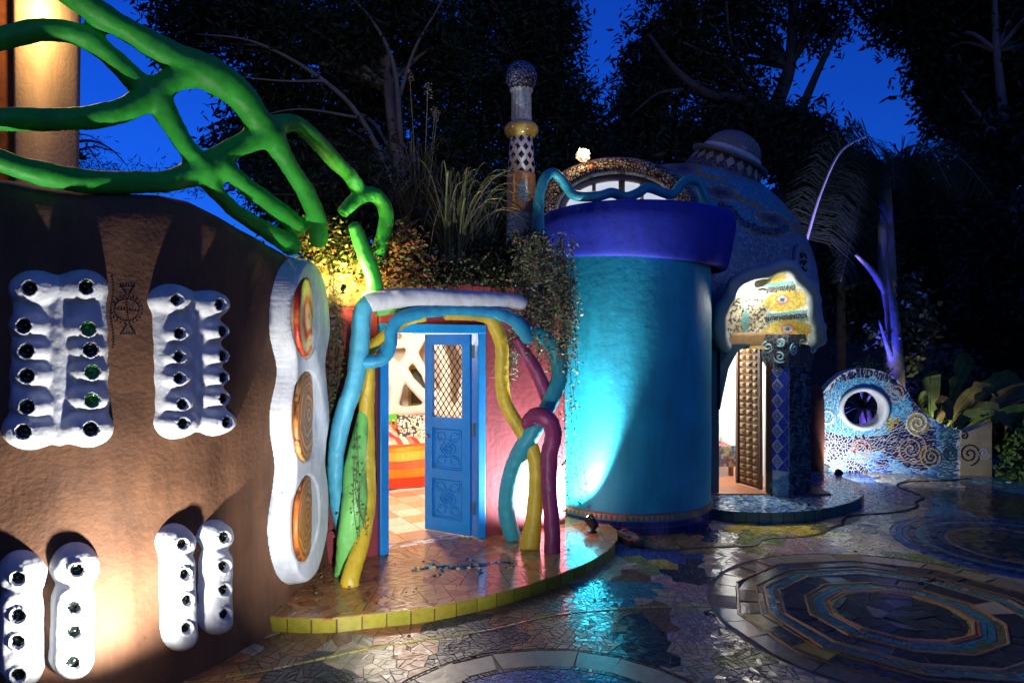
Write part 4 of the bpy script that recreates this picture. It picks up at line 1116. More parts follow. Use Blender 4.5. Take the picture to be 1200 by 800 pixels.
# oval emblem on the dome flank
ec = Vector((DX+1.88*math.cos(math.radians(-50)), DY+1.88*math.sin(math.radians(-50)), 2.76)); n = (ec-Vector((DX,DY,ec.z))).normalized(); ec = Vector((DX,DY,ec.z))+n*(np.interp(ec.z, [p[1] for p in prof], [p[0] for p in prof])+.0)
M2 = Matrix.Translation(ec) @ n.to_track_quat('Z', 'Y').to_matrix().to_4x4()
ob = MB().lathe([(.27,-.04),(.27,.03),(.24,.045),(.22,.03),(0,.03)], 0, 0, 36, None, M2 @ Matrix.Diagonal((.62,1,1,1)))
em = obj('oval_plaque', ob, mat('pale_slate', (.26,.34,.38), .5), dm_, True)
mb = MB()
for k in range(4):
    zc_ = -.13+.085*k
    mb.tube([M2 @ Vector((x, zc_+.025*math.sin(x*60+k*2), .038)) for x in np.linspace(-.085+.02*(k % 2), .085, 9)], .008, 6, 3)
    mb.tube([M2 @ Vector((.04*math.cos(t)+(-.03 if k % 2 else .03), zc_+.03*math.sin(t), .038)) for t in np.linspace(0, 5, 8)], .007, 6, 3)
obj('scroll_inlay', mb, MT['dark_metal'], em, True)
# eyebrow window
def archpt(t, rx, ry, Y, cx=724, cy=248): return P(cx-rx*math.cos(t), cy-ry*math.sin(t), Y)
mb = MB(); V = []; Fc = []; NT = 48
sect = [(70,44,7.75),(74,48,7.62),(84,56,7.56),(93,62,7.6),(96,64,7.75),(94,61,8.8),(66,41,8.8)]
for i in range(NT+1):
    t = math.radians(-8)+math.radians(196)*i/NT
    for rx, ry, Y in sect: V.append(archpt(t, rx, ry, Y))
ks = len(sect)
for i in range(NT):
    for k in range(ks): Fc.append((i*ks+k, i*ks+(k+1) % ks, (i+1)*ks+(k+1) % ks, (i+1)*ks+k))
mb.add(V, Fc, (.42,.3,.16)); mb.c = [R.choice([(.5,.38,.22),(.3,.2,.1),(.6,.5,.36),(.4,.28,.14)]) for _ in mb.f]
obj('pebble_arch', mb, MT['pebble'], dm_, True)
win = thing('arched_window', 'glowing arched window with cream frame under the pebble arch', 'window', tuple(P(724,230,7.95)))
winm = mat('lit_window', (.8,.85,.9), .3, .1, 4, 0, emit=.55, ecol=(.75,.85,1))
pan = MB(); V = [P(724,262,7.98)]
for i in range(33): V.append(archpt(math.pi*i/32, 64, 38, 7.98))
pan.add(V, [(0, i+1, i+2) for i in range(32)]); obj('pane', pan, winm, win)
fm = MB()
fm.tube([archpt(t, 66, 40, 7.93) for t in np.linspace(0, math.pi, 20)], .045, 8, 2)
for x in (696, 727, 730, 752): fm.bar(P(x,262,7.93), P(x,400-math.sqrt(max(0, 1-((x-724)/64)**2))*38-152,7.93), .04, .04)
obj('frame', fm, mat('cream_frame', (.65,.48,.3), .5), win, True)
# lamp with crystal globe on the arch
cl = thing('globe_lamp', 'small glowing crystal globe lamp on the pebble arch', 'lamp', tuple(P(692,197,7.55)))
obj('base', MB().sphere(P(693,196,7.58), .03, 10, 8, None, (1,1,1.2)), mat('orange_glaze', (.6,.2,.04), .35), cl, True)
obj('stem', MB().tube([P(693,196,7.58), P(691,190,7.56), P(686,184,7.5)], .008, 8, 4), MT['brass'], cl)
gb = MB(); gc = P(683,182,7.48); gb.sphere(gc, .075, 10, 7)
obj('globe', gb, mat('crystal', (1,.9,.75), .1, 0, bump=0, alpha=.2, spec=.9), cl)
for k in range(26):
    a = R.uniform(0, 6.28); z = R.uniform(-1, 1); q = math.sqrt(1-z*z)
    obj('crystal_bead', MB().sphere(gc+Vector((q*math.cos(a), q*math.sin(a), z))*.075, .014, 6, 4), MT['glass'], cl)
obj('bulb', MB().sphere(gc, .016, 10, 8), MT['bulb_warm'], cl, True)
lamp('lamp', gc+Vector((0,-.1,.03)), 11, (1,.72,.42), .03, parent=cl)

# shell-shaped porch hood over the second doorway
outer = [(851,408,7.72),(846,398,7.6),(844,382,7.45),(846,362,7.32),(855,346,7.25),(862,332,7.22),(878,323,7.2),(898,318,7.18),(916,311,7.18),(928,314,7.2),(938,326,7.22),(950,338,7.26),(954,352,7.3),(955,368,7.34),(960,384,7.4),(960,397,7.5),(952,404,7.6)]
low = [(930,402,7.62),(910,406,7.66),(900,409,7.68),(878,409,7.7),(862,409,7.72)]
rim = cat([(*p,) for p in outer], 5)
mb = MB().tube([P(*p) for p in rim], [.07]*len(rim), 12, 1)
hood = thing('porch_hood', 'scalloped white rimmed hood lined with yellow mosaic over the wooden door', 'canopy', (2.9,7.5,1.8))
for p in outer[1:-1]: mb.sphere(P(p[0], p[1], p[2]+.03), .085, 10, 8)
o = obj('rim', mb, mat('hood_plaster', (.3,.38,.42), .5, .15, 6, .3, 30), hood, True); remesh(o, .018, 6, .5)
loop = cat(outer+low+[outer[0]], 6); NR = 40
cx, cy = 898, 366
def hcol(x, y):
    def ell(a, b, rx, ry, an=0.0):
        dx, dy = x-a, y-b; u = dx*math.cos(an)+dy*math.sin(an); w = -dx*math.sin(an)+dy*math.cos(an)
        return (u/rx)**2+(w/ry)**2
    YL = (.55,.42,.04)
    for a, b in ((917,350),(924.5,386)):
        e = ell(a, b, 8.5, 6.8)
        if e < .1: return (.02,.03,.06)
        if e < .4: return (.3,.5,.6)
        if e < 1: return (.6,.16,.04)
    if ell(921,352,27,12.5,-.13) < 1: return YL
    if ell(924,387,29,12.5,-.08) < 1: return YL
    if ell(874,370,24,35,.1) < 1 or ell(893,390,9,10) < 1:
        q = noise.noise(Vector((x*.28, y*.28, 0)))
        if ell(873,378,5,14) < 1: return (.1,.35,.35)
        return (.02,.03,.035) if q > .12 else (.5,.44,.28)
    u = (y-372)+(x-920)*.14
    if 885 < x < 948 and abs(u) < 7: return (.08,.36,.42) if u < -3 else ((.015,.015,.03) if u < 3 else (.1,.3,.3))
    u = (y-336)+(x-910)*.13
    if 893 < x < 932 and abs(u) < 6: return (.1,.38,.34) if u < -1 else (.02,.02,.03)
    if ell(905,326,17,8,-.35) < 1: return YL
    if y > 396 and x < 900: return (.4,.26,.05)
    return (.66,.66,.62)
V = []; Fc = []; cs = []; nl = len(loop)
for k in range(NR+1):
    s = 1-k/NR
    for p in loop:
        x, y = cx+(p[0]-cx)*s, cy+(p[1]-cy)*s; Yd = 7.62+(p[2]-7.62)*s; Yd += .22*(1-s**3)
        V.append(P(x, y, Yd))
for k in range(NR):
    for i in range(nl-1):
        Fc.append((k*nl+i, k*nl+i+1, (k+1)*nl+i+1, (k+1)*nl+i)); x, y = proj(V[k*nl+i]); cs.append(hcol(x, y))
mb = MB().add(V, Fc); mb.c = cs
obj('mosaic_lining', mb, MT['finemos'], hood, True)
obj('lamp_shade', MB().lathe([(.0,.02),(.03,.02),(.055,.0),(.06,-.008),(.0,-.006)][::-1], 0, 0, 20, None, Matrix.Translation(P(893,340,7.45))), MT['brass'], hood, True)
obj('bulb', MB().sphere(P(893,344,7.45), .03, 12, 8, None, (1,1,.7)), MT['bulb'], hood, True)
lamp('lamp', P(893,352,7.5), 9, (1,.95,.85), .04, parent=hood)
# jambs and lintel of the second doorway
for nm, x0, x1, y0, y1, z0, z1, m in (('jamb',2.12,2.36,7.75,8.1,0,1.9,'teal_tube'),('lintel',2.3,3.0,7.74,7.95,1.78,1.95,'carved')):
    o = bev(obj(nm, MB().box(x0, x1, y0, y1, z0, z1), MT[m] if m != 'teal_tube' else mat('dark_teal_plaster', (.02,.07,.1), .6), dm_), .03, 3)
bk = [P(844,480,7.70), P(849,455,7.70), P(854,432,7.70), P(864,412,7.70), P(880,403,7.70), P(844,403,7.70)]
obj('corner_bracket', MB().add([tuple(p) for p in bk]+[(p.x, p.y+.12, p.z) for p in bk], [(0,1,2,3,4,5),(11,10,9,8,7,6)]+[(i, i+6, (i+1) % 6+6, (i+1) % 6) for i in range(6)]), bpy.data.materials['dark_teal_plaster'], dm_)
# room behind it
r2 = thing('dome_room', 'white room behind the carved wooden door', 'room', (2.7,8.8,.12))
for nm, b in (('wall',(2.15,3.28,9.9,10.0,.0,2.3)),('wall',(2.05,2.15,7.95,9.95,0,2.4)),('wall',(3.2,3.28,8.06,9.95,0,2.3)),('ceiling',(2.1,3.28,8.0,9.95,2.25,2.3)),('wall',(2.97,3.24,8.0,8.06,0,2.25)),('wall_header',(2.1,3.0,7.97,8.02,1.86,2.25))):
    obj(nm, MB().box(*b), MT['white_room'], r2)
tag(obj('wooden_floor', MB().box(2.15,3.6,7.7,9.9,.02,.135), MT['wood']), kind='structure')
bn = thing('bench', 'low bench under a patterned cloth in the white room', 'bench', (2.55,8.9,.135))
obj('seat', MB().box(2.2,2.85,8.7,9.5,.42,.5,(.25,.05,.05)), MT['fabric'], bn)
for x in (2.23, 2.78):
    for y in (8.72, 9.42): obj('leg', MB().box(x, x+.05, y, y+.05, .135, .42), MT['wood'], bn)
mb = MB(); PC = [(.22,.06,.05),(.06,.14,.14),(.26,.2,.08),(.07,.07,.15),(.28,.26,.22)]
for i in range(20):
    for j in range(8): mb.box(2.19+.0335*i, 2.19+.0335*(i+1), 8.685, 8.70, .26+.033*j, .26+.033*(j+1), R.choice(PC))
obj('cloth', mb, MT['fabric'], bn)
pillow(Vector((2.56,9.15,.72)), .26, .2, [(.5,.45,.3),(.2,.3,.25),(.6,.55,.4),(.45,.25,.15)], 'patterned olive cushion on the bench in the white room', 1.25)
c2 = thing('ceiling_lamp', 'white globe lamp on the ceiling of the white room', 'lamp', (2.55,8.6,2.25))
obj('globe', MB().sphere((2.55,8.7,2.2), .08, 14, 10), MT['bulb'], c2, True)
lamp('lamp', (2.55,8.6,2.05), 150, (1,.97,.92), .08, parent=c2)
# carved wooden door leaf
dl = thing('carved_door', 'open wooden door of carved lattice panels by the tiled column', 'door', (2.86,7.8,.13))
hA = Vector((2.88,7.84,.135)); hB = hA+Vector((-.15,.4,0))
u_ = (hB-hA); wln = u_.length; u_ = u_.normalized(); n_ = Vector((u_.y, -u_.x, 0)); n_ = n_ if n_.y < 0 else -n_
def db(name, s0, s1, z0, z1, d0, d1, m='carved', parent=dl):
    return obj(name, MB().obox(hA+u_*s0+n_*d0+Vector((0,0,z0-.135)), u_*(s1-s0), n_*(d1-d0), (0,0,z1-z0)), MT[m], parent)
ZT = 1.80
db('stile', 0, .04, .15, ZT, 0, .04, 'darkwood'); db('stile', wln-.04, wln, .15, ZT, 0, .04, 'darkwood'); db('back_board', .03, wln-.03, .15, ZT, .002, .012, 'darkwood')
nr_, nc_ = 20, 3
for i in range(nr_):
    for j in range(nc_):
        s0 = .045+(wln-.09)*j/nc_; s1 = .045+(wln-.09)*(j+1)/nc_; z0 = .17+(ZT-.19)*i/nr_; z1 = .17+(ZT-.19)*(i+1)/nr_
        g_ = .008
        p = [hA+u_*s+n_*d+Vector((0,0,z-.135)) for s, z, d in ((s0+g_,z0+g_,.012),(s1-g_,z0+g_,.012),(s1-g_,z1-g_,.012),(s0+g_,z1-g_,.012))]
        cc = sum(p, Vector())/4; q = [v+(cc-v)*.55+n_*.028 for v in p]
        f = [(0,1,5,4),(1,2,6,5),(2,3,7,6),(3,0,4,7),(4,5,6,7)]
        obj('carved_stud', MB().add(p+q, f), MT['carved'], dl)
seg('door_post', Vector((2.87,7.74,0)), Vector((2.94,7.70,0)), .135, 1.8, .08, MT['darkwood'], dl)

# second terrace, in front of the dome
e2 = [(2.02,7.35),(2.1,7.05),(2.45,6.93),(2.9,6.96),(3.35,7.16),(3.8,7.52),(4.1,7.98),(4.24,8.45),(4.2,8.9)]
def c2f(x, y): return vary(R.choice([(.1,.2,.36),(.05,.12,.3),(.2,.32,.42),(.03,.06,.2),(.25,.36,.4),(.05,.18,.25)]), .25)
dt, poly2 = terrace('dome_terrace', e2, [(3.9,9.3),(2.1,9.3)], .12, '', '', MT['tile'], MT['grout'], (.02,.12,.12), 30, .11, .05, c2f, 200, .03)
# tiled column
C1, CL, CR = Vector((3.07,7.56,0)), Vector((2.89,7.77,0)), Vector((3.43,7.84,0)); CB = CL+CR-C1
clm = thing('tiled_column', 'cobalt tiled column with white diamond tiles and swirled capital', 'column', (3.1,7.7,.12))
sq = [C1, CR, CB, CL]
mb = MB()
mb.prism([(p.x, p.y) for p in sq], .1, 1.86, (.03,.05,.08)); bev(obj('core', mb, MT['grout_light'], clm), .015)
def facet(p, q):
    d = (q-p); w = d.length; d = d.normalized(); n = Vector((d.y, -d.x, 0))
    return lambda u, z, h: p+d*u+n*h+Vector((0,0,z)), w
mpL, wL = facet(CL, C1)
hs = .085
for i in range(-1, 24):
    for j in range(0, 5):
        u, z = (j-1)*hs*.82+(hs*.82 if i % 2 else 0)*0, .3
for i in range(0, 18):
    for j in range(-1, 3):
        u = wL/2+(j-.5+.5*(i % 2))*2*hs*.82-(hs*.82 if i % 2 == 0 else hs*.82)+hs*.82; z = .42+i*hs
        p = [(u, z-hs), (u+hs*.82, z), (u, z+hs), (u-hs*.82, z)]
        p = clip(clip(clip(clip(p, 1, 0, .004), -1, 0, -(wL-.004)), 0, 1, .4), 0, -1, -1.62)
        if len(p) < 3: continue
        q = inset(p, .005)
        if not q: continue
        mid = abs(u-wL/2) < .02
        o = obj('diamond_tile', MB().add(*tile_geo(q, .008, .004, mpL), vary((.75,.78,.85) if mid else (.03,.05,.46), .1)), MT['wall_tile'], clm)
        if mid:
            mk = MB()
            for k in range(4):
                for sc2 in (.62, .3):
                    a, b = [(0,-hs), (hs*.82,0), (0,hs), (-hs*.82,0)][k], [(0,-hs), (hs*.82,0), (0,hs), (-hs*.82,0)][(k+1) % 4]
                    mk.tube([mpL(u+a[0]*sc2, z+a[1]*sc2, .010), mpL(u+b[0]*sc2, z+b[1]*sc2, .010)], .0045, 5, 1, (.03,.05,.25), smooth=False)
            obj('painted_motif', mk, MT['wall_tile'], o)
mpR, wR = facet(C1, CR)
tl = []
for c in cells(0, wR, .14, 1.62, .1):
    for s_ in shatter(c, .07):
        s_ = clip(clip(s_, 1, 0, .0), -1, 0, -wR); 
        if len(s_) < 3: continue
        q = inset(s_, .003)
        if q: tl.append((q, vary(R.choice([(.02,.06,.08),(.03,.1,.12),(.015,.03,.07),(.06,.16,.18)]), .25)))
lay(tl, clm, mpR, MT['wall_tile'], .008, .02, 60, 'tile', 'tesserae', seen(mpR))
tl = []
for c in cells(0, wL, .1, .42, .07):
    if R.random() < .9:
        s_ = clip(clip(c, 1, 0, .0), -1, 0, -wL)
        if len(s_) < 3: continue
        for s2_ in shatter(s_, .05):
            q = inset(s2_, .003)
            if q and cen(q)[1] < .2+cen(q)[0]*.8: tl.append((q, vary((.12,.3,.45), .2)))
lay(tl, clm, mpL, MT['wall_tile'], .016, .02, 0)
cpm = Vector((3.16,7.70,0))
cp = MB(); V = []
for z, s_ in ((1.56,1.02),(1.62,1.12),(1.72,1.22),(1.84,1.26),(1.93,1.15)):
    for p in [C1, (C1+CR)/2+Vector((.02,-.02,0)), CR, CB, CL, (CL+C1)/2+Vector((-.01,-.02,0))]: v = cpm+(p-cpm)*s_; V.append((v.x, v.y, z))
Fc = [(k*6+i, k*6+(i+1) % 6, (k+1)*6+(i+1) % 6, (k+1)*6+i) for k in range(4) for i in range(6)]+[tuple(range(5,-1,-1)), tuple(24+i for i in range(6))]
cp.add(V, Fc, (.03,.035,.06)); cap_o = obj('capital', cp, MT['dome'], clm)
def spiral(c, r, turns, a0, sg=1, r0=.12):
    n = int(turns*14); return [(c[0]+r*(r0+(1-r0)*k/n)*math.cos(a0+sg*2*math.pi*turns*k/n), c[1]+r*(r0+(1-r0)*k/n)*math.sin(a0+sg*2*math.pi*turns*k/n)) for k in range(n+1)]
mb = MB()
for (p, q, items) in ((CL, C1, ((.1,1.78,.07),(.22,1.68,.07),(.24,1.84,.05))), (C1, CR, ((.08,1.76,.07),(.22,1.83,.06),(.3,1.68,.07),(.45,1.78,.07)))):
    p2, q2 = cpm+(p-cpm)*1.235, cpm+(q-cpm)*1.235; mp2, w2 = facet(p2, q2)
    for k, (u, z, r) in enumerate(items): mb.tube([mp2(a*1.1, b, .02-(1.84-b)*.1) for a, b in spiral((u, z), r, 1.7, k, 1 if k % 2 else -1)], .012, 6, 2, (.45,.7,.72))
obj('spiral_inlay', mb, MT['wall_tile'], cap_o, True)

# ------------------------------------------------------------------ mosaic garden wall with the round eye
PL_, PR_ = Vector((4.12,9.76,0)), Vector((6.56,9.37,0)); wd = (PR_-PL_); WW = wd.length; wd = wd.normalized(); wnn = Vector((wd.y, -wd.x, 0))
def wuv(px, py):
    # ray through the pixel meets the wall plane
    k = (px-600)/F; t = (PL_.x-k*PL_.y)/(k*wd.y-wd.x); p = PL_+wd*t
    return t, CAMH-(py-400)/F*p.y
mpW = lambda u, v, h: PL_+wd*u+wnn*h+Vector((0,0,v))
oz = lambda x, y: wuv(930+x/4.444, 400+y/4.444)
topc = [oz(*p) for p in ((40,420),(90,350),(150,270),(200,210),(270,160),(350,140),(430,148),(510,180),(580,245),(640,330),(700,385),(770,425),(850,455),(900,468),(960,450),(1030,420))]
topc = [tuple(p) for p in cat(topc, 5)]
ex, ey = oz(365,350); ea, eb = (oz(470,350)[0]-oz(260,350)[0])/2, (oz(365,260)[1]-oz(365,440)[1])/2
outl = [(topc[0][0], -.03)]+topc+[(topc[-1][0], -.03)]
hole = [(ex+ea*math.cos(t), ey+eb*math.sin(t)) for t in np.linspace(0, 2*math.pi, 49)[:-1]]
fw = thing('mosaic_garden_wall', 'low wavy garden wall of blue mosaic with a round white rimmed eye hole', 'wall', tuple(mpW(1.2,0,0)))
tri = tessellate_polygon([[Vector((*p, 0)) for p in outl], [Vector((*p, 0)) for p in hole]])
allp = outl+hole; n = len(allp); TH = .24
V = [mpW(*p, 0) for p in allp]+[mpW(*p, -TH) for p in allp]; Fc = []
for a, b, c in tri:
    A, B, C = allp[a], allp[b], allp[c]
    if (B[0]-A[0])*(C[1]-A[1])-(B[1]-A[1])*(C[0]-A[0]) < 0: a, b = b, a
    Fc.append((a, b, c)); Fc.append((c+n, b+n, a+n))
no = len(outl)
for i in range(no): j = (i+1) % no; Fc.append((j, i, i+n, j+n))
for i in range(len(hole)): a = no+i; b = no+(i+1) % len(hole); Fc.append((a, b, b+n, a+n))
beig = mat('beige_render', (.42,.33,.18), .8, .3, 4, .4, 30)
obj('core', MB().add(V, Fc), MT['grout_light'], fw)
up = lambda u, v: (lambda p: ((600+F*p[0]/p[1]-930)*4.444, (400-F*(p[2]-CAMH)/p[1]-400)*4.444))(mpW(u, v, 0))
cyt = [(150,290),(230,212),(330,182),(430,187),(500,215),(580,285),(620,345)]
cyb = [(150,470),(300,492),(400,497),(480,480),(540,425),(620,345)]
def wcol(u, v):
    x, y = up(u, v); ty = np.interp(u, [p[0] for p in topc], [p[1] for p in topc])
    N_ = noise.noise(Vector((x*.012, y*.016, 1)))
    if x > 960 and noise.noise(Vector((x*.02, y*.02, 5))) < .1: return None
    if x > 850: return (.5,.52,.46) if y < 640 and noise.noise(Vector((x*.015, y*.015, 2))) > -.15 else None
    if 150 < x < 620 and np.interp(x, [p[0] for p in cyt], [p[1] for p in cyt]) < y < np.interp(x, [p[0] for p in cyb], [p[1] for p in cyb]):
        return R.choice([(.08,.42,.68),(.06,.36,.62),(.14,.5,.72)]) if not (490 < x and y > 395) else (.42,.34,.06)
    if math.hypot(x-645, y-425) < 62: return (.46,.36,.06)
    if ty-v < .17 and x < 700: return R.choice([(.012,.015,.05),(.02,.03,.1),(.03,.05,.16)])
    if x > 760: return R.choice([(.04,.16,.2),(.06,.22,.26),(.03,.1,.16)])
    yb = 490+ (x-150)*.07
    if y < yb+100+40*math.sin(x*.012) and y > 440 and x < 740: return R.choice([(.015,.02,.1),(.025,.03,.14),(.03,.03,.06)])
    if N_ > .05: return R.choice([(.12,.36,.68),(.18,.46,.74)])
    if N_ < -.28: return (.015,.02,.1)
    return R.choice([(.04,.18,.6),(.06,.26,.66),(.04,.13,.5)])
tl = []
for c in cells(0, WW+.05, 0, 1.6, .075):
    if not inside(outl, *cen(c)): continue
    for s_ in shatter(c, .05):
        x, y = cen(s_); e = math.hypot((x-ex)/(ea*1.26), (y-ey)/(eb*1.28))
        if e < 1: continue
        q = inset(s_, .0055)
        if not q or not all(inside(outl, *p) for p in q): continue
        cc = wcol(*cen(q))
        if cc: tl.append((q, vary(cc, .2)))
lay(tl, fw, mpW, MT['wall_tile'], .01, .03, 120, 'tile', 'tesserae', seen(mpW))
mb = MB(); V = []; nn = 64
for r, h in ((.985,-.05),(1.0,.02),(1.06,.045),(1.2,.05),(1.27,.03),(1.28,-.02)):
    for i in range(nn): t = 2*math.pi*i/nn; V.append(mpW(ex+ea*r*math.cos(t), ey+eb*r*math.sin(t), h))
obj('eye_rim', mb.add(V, [(k*nn+i, k*nn+(i+1) % nn, (k+1)*nn+(i+1) % nn, (k+1)*nn+i)[::-1] for k in range(5) for i in range(nn)]), MT['white'], fw, True)
end_u0, end_u1 = oz(865,600)[0], topc[-1][0]
ep_ = [(end_u0, -.02)]+[p for p in topc if p[0] > end_u0]+[(end_u1, -.02)]
ep_ = ep_
V = [mpW(*p, .012) for p in ep_]+[mpW(*p, -.1) for p in ep_]
t_ = tessellate_polygon([[Vector((*p, 0)) for p in ep_]])
Fc = []
for a, b, c in t_:
    A, B, C = ep_[a], ep_[b], ep_[c]
    if (B[0]-A[0])*(C[1]-A[1])-(B[1]-A[1])*(C[0]-A[0]) < 0: a, b = b, a
    Fc.append((a, b, c))
m_ = len(ep_)
for i in range(m_): j = (i+1) % m_; Fc.append((j, i, i+m_, j+m_))
obj('rendered_end', MB().add(V, Fc), beig, fw)
for cx_, cy_, r_, turns, a0, sg, col_ in ((530,265,55,2.2,3.2,1,(.6,.32,.24)),(645,425,66,2.3,3.3,-1,(.72,.74,.74)),(345,560,62,2.2,.3,1,(.6,.3,.22)),(610,560,85,2.2,.0,-1,(.5,.28,.2)),
        (715,600,62,2.6,1,1,(.42,.33,.14)),(815,580,42,2.2,2,-1,(.03,.06,.08)),(912,585,60,2.0,1.5,1,(.012,.012,.014)),(885,490,22,1.5,1,-1,(.012,.012,.014)),(988,580,32,2,0,-1,(.6,.6,.56))):
    mb = MB(); pts = [oz(a, b) for a, b in spiral((cx_, cy_), r_, turns, a0, sg)]
    for p, c in curve_tiles(pts, .018, .028, col_, 3, .12): mb.add(*tile_geo(p, .016, .02, mpW), c)
    obj('spiral_inlay', mb, MT['wall_tile'], fw)
mb = MB(); pts = [oz(172+34*math.cos(t), 395+34*math.sin(t)) for t in np.linspace(0, 6.283, 20)]
for p, c in curve_tiles(pts, .03, .035, (.72,.74,.75), 3): mb.add(*tile_geo(p, .022, .02, mpW), c)
obj('small_eye', mb, MT['wall_tile'], fw)
# rust brown clay jar-post between column and wall
ud = MB().lathe([(.1,0),(.135,.03),(.15,.25),(.155,.7),(.15,1.05),(.12,1.22),(.05,1.27),(0,1.27)], P(952,500,9.25).x, 9.25, 24)
tag(obj('clay_post', ud, MT['rust'], None, True), 'rust brown rounded clay post between the tiled column and the mosaic wall', 'post')
# clay spout lying by the tower foot
sp = thing('clay_spout', 'small weathered clay spout on the patio at the tower foot', 'spout', tuple(G(743,636)))
c = G(744,640); dv = Vector((.12,-.26,0)).normalized(); nv = Vector((-dv.y, dv.x, 0))
st = c-dv*.22
bev(obj('trough', MB().obox(st-nv*.075, nv*.15, dv*.26, (0,0,.075)), mat('dark_clay', (.05,.025,.018), .8, .4, 20, .5), sp), .012)
obj('cover', MB().obox(st-nv*.06+Vector((0,0,.073)), nv*.12, dv*.2, (0,0,.022), (.07,.055,.05)), MT['paint'], sp)
obj('muzzle', MB().tube([st+dv*.2+Vector((0,0,.05)), st+dv*.27+Vector((0,0,.05)), st+dv*.31+Vector((0,0,.045))], [.05,.052,.035], 12), mat('worn_clay', (.09,.06,.045), .8, .4, 20, .6, 60), sp, True)
bev(obj('red_chip', MB().obox(st+dv*.02-nv*.02+Vector((0,0,.094)), nv*.05, dv*.04, (0,0,.02), (.4,.08,.03)), MT['paint'], sp), .005)
# ------------------------------------------------------------------ upper house corner behind the brown wall
uh = thing('upper_house', 'beige rounded house corner with reddish timber window behind the green lattice', 'house', (-4.1,6.4,0))
mb = MB(); cxp = P(43,100,6.2)
V = []; Fc = []; nz = 14
for k in range(nz+1):
    z = 0+6.0*k/nz; w = .145+.05*max(0, (z-2.2)/3.0)
    for a in np.linspace(0, 2*math.pi, 25)[:-1]: V.append((cxp.x+w*math.copysign(abs(math.cos(a))**.6, math.cos(a)), 6.35+.3*math.copysign(abs(math.sin(a))**.6, math.sin(a)), z))
for k in range(nz):
    for i in range(24): Fc.append((k*24+i, k*24+(i+1) % 24, (k+1)*24+(i+1) % 24, (k+1)*24+i))
obj('corner_pier', mb.add(V, Fc), MT['beige'], uh, True)
obj('wall', MB().box(-9, cxp.x-.15, 6.45, 6.6, 0, 6), MT['beige'], uh)
wd_ = obj('window_frame', MB().box(cxp.x-.3, cxp.x-.13, 6.15, 6.5, 1.4, 6), MT['wood'], uh)
for x0, x1, z0, z1 in ((-1.2,-.19,4.1,4.25),(-1.2,-.19,2.6,2.75),(-.62,-.55,2.6,6),(-1.2,-.19,3.3,3.36)):
    obj('timber', MB().box(cxp.x+x0, cxp.x+x1-.001, 6.2, 6.46, z0, z1), MT['wood'], wd_)
obj('pane', MB().box(cxp.x-1.2, cxp.x-.2, 6.36, 6.38, 2.6, 6), mat('amber_pane', (.35,.16,.05), .25, .3, 3, 0), wd_)
wlm = thing('wall_lamp', 'small lamp under the eave of the beige house corner', 'lamp', tuple(P(50,-12,5.9)))
obj('shade', MB().lathe([(.05,.05),(.07,.0),(.06,0),(.0,.03)][::-1], 0, 0, 16, None, Matrix.Translation(P(48,-14,5.85))), MT['dark_metal'], wlm)
obj('arm', MB().bar(P(48,-18,5.85), P(48,-18,6.1), .02, .02), MT['dark_metal'], wlm)
obj('bulb', MB().sphere(P(48,-11,5.85), .03, 10, 8), MT['bulb_warm'], wlm, True)
lamp('lamp', P(48,-8,5.80), 70, (1,.66,.34), .04, parent=wlm)

# ------------------------------------------------------------------ foliage tools
def leaf_mesh(name, pts, L, W, base, var, parent=None, droop=.6, m='leaf', fold=.25, dirs=None):
    """pts (n,3); one folded diamond leaf (two triangles) at each"""
    n = len(pts); d = rng.normal(size=(n, 3)); d[:, 2] = d[:, 2]*.6-droop
    if dirs is not None: d = dirs+rng.normal(size=(n, 3))*.35
    d /= np.linalg.norm(d, axis=1)[:, None]
    s = np.cross(d, rng.normal(size=(n, 3))); s /= np.linalg.norm(s, axis=1)[:, None]+1e-9
    up = np.cross(s, d)
    l = (L*rng.uniform(.6, 1.3, n))[:, None]; w = (W*rng.uniform(.7, 1.3, n))[:, None]
    V = np.empty((n, 4, 3)); V[:, 0] = pts; V[:, 1] = pts+d*l*.45+s*w+up*w*fold; V[:, 2] = pts+d*l; V[:, 3] = pts+d*l*.45-s*w+up*w*fold
    idx = np.arange(n)[:, None]*4
    Q = np.concatenate([idx+np.array([[0,1,2]]), idx+np.array([[0,2,3]])], 0)
    base = np.asarray(base, float)
    if base.ndim == 1: base = base[None]
    c = base[rng.integers(0, len(base), n)]*rng.uniform(1-var, 1+var, (n, 1))
    return np_obj(name, V.reshape(-1, 3), Q, np.concatenate([c, c], 0), MT[m], parent)
def blob_pts(c, r, n, clump=18, sp=.16, shell=.55):
    k = max(1, n//clump); d = rng.normal(size=(k, 3)); d /= np.linalg.norm(d, axis=1)[:, None]
    rad = rng.uniform(0, 1, k)**shell
    q = np.asarray(c)+d*rad[:, None]*np.asarray(r)
    p = np.repeat(q, clump, 0)+rng.normal(size=(k*clump, 3))*sp*np.array([1,1,1.3])
    return p
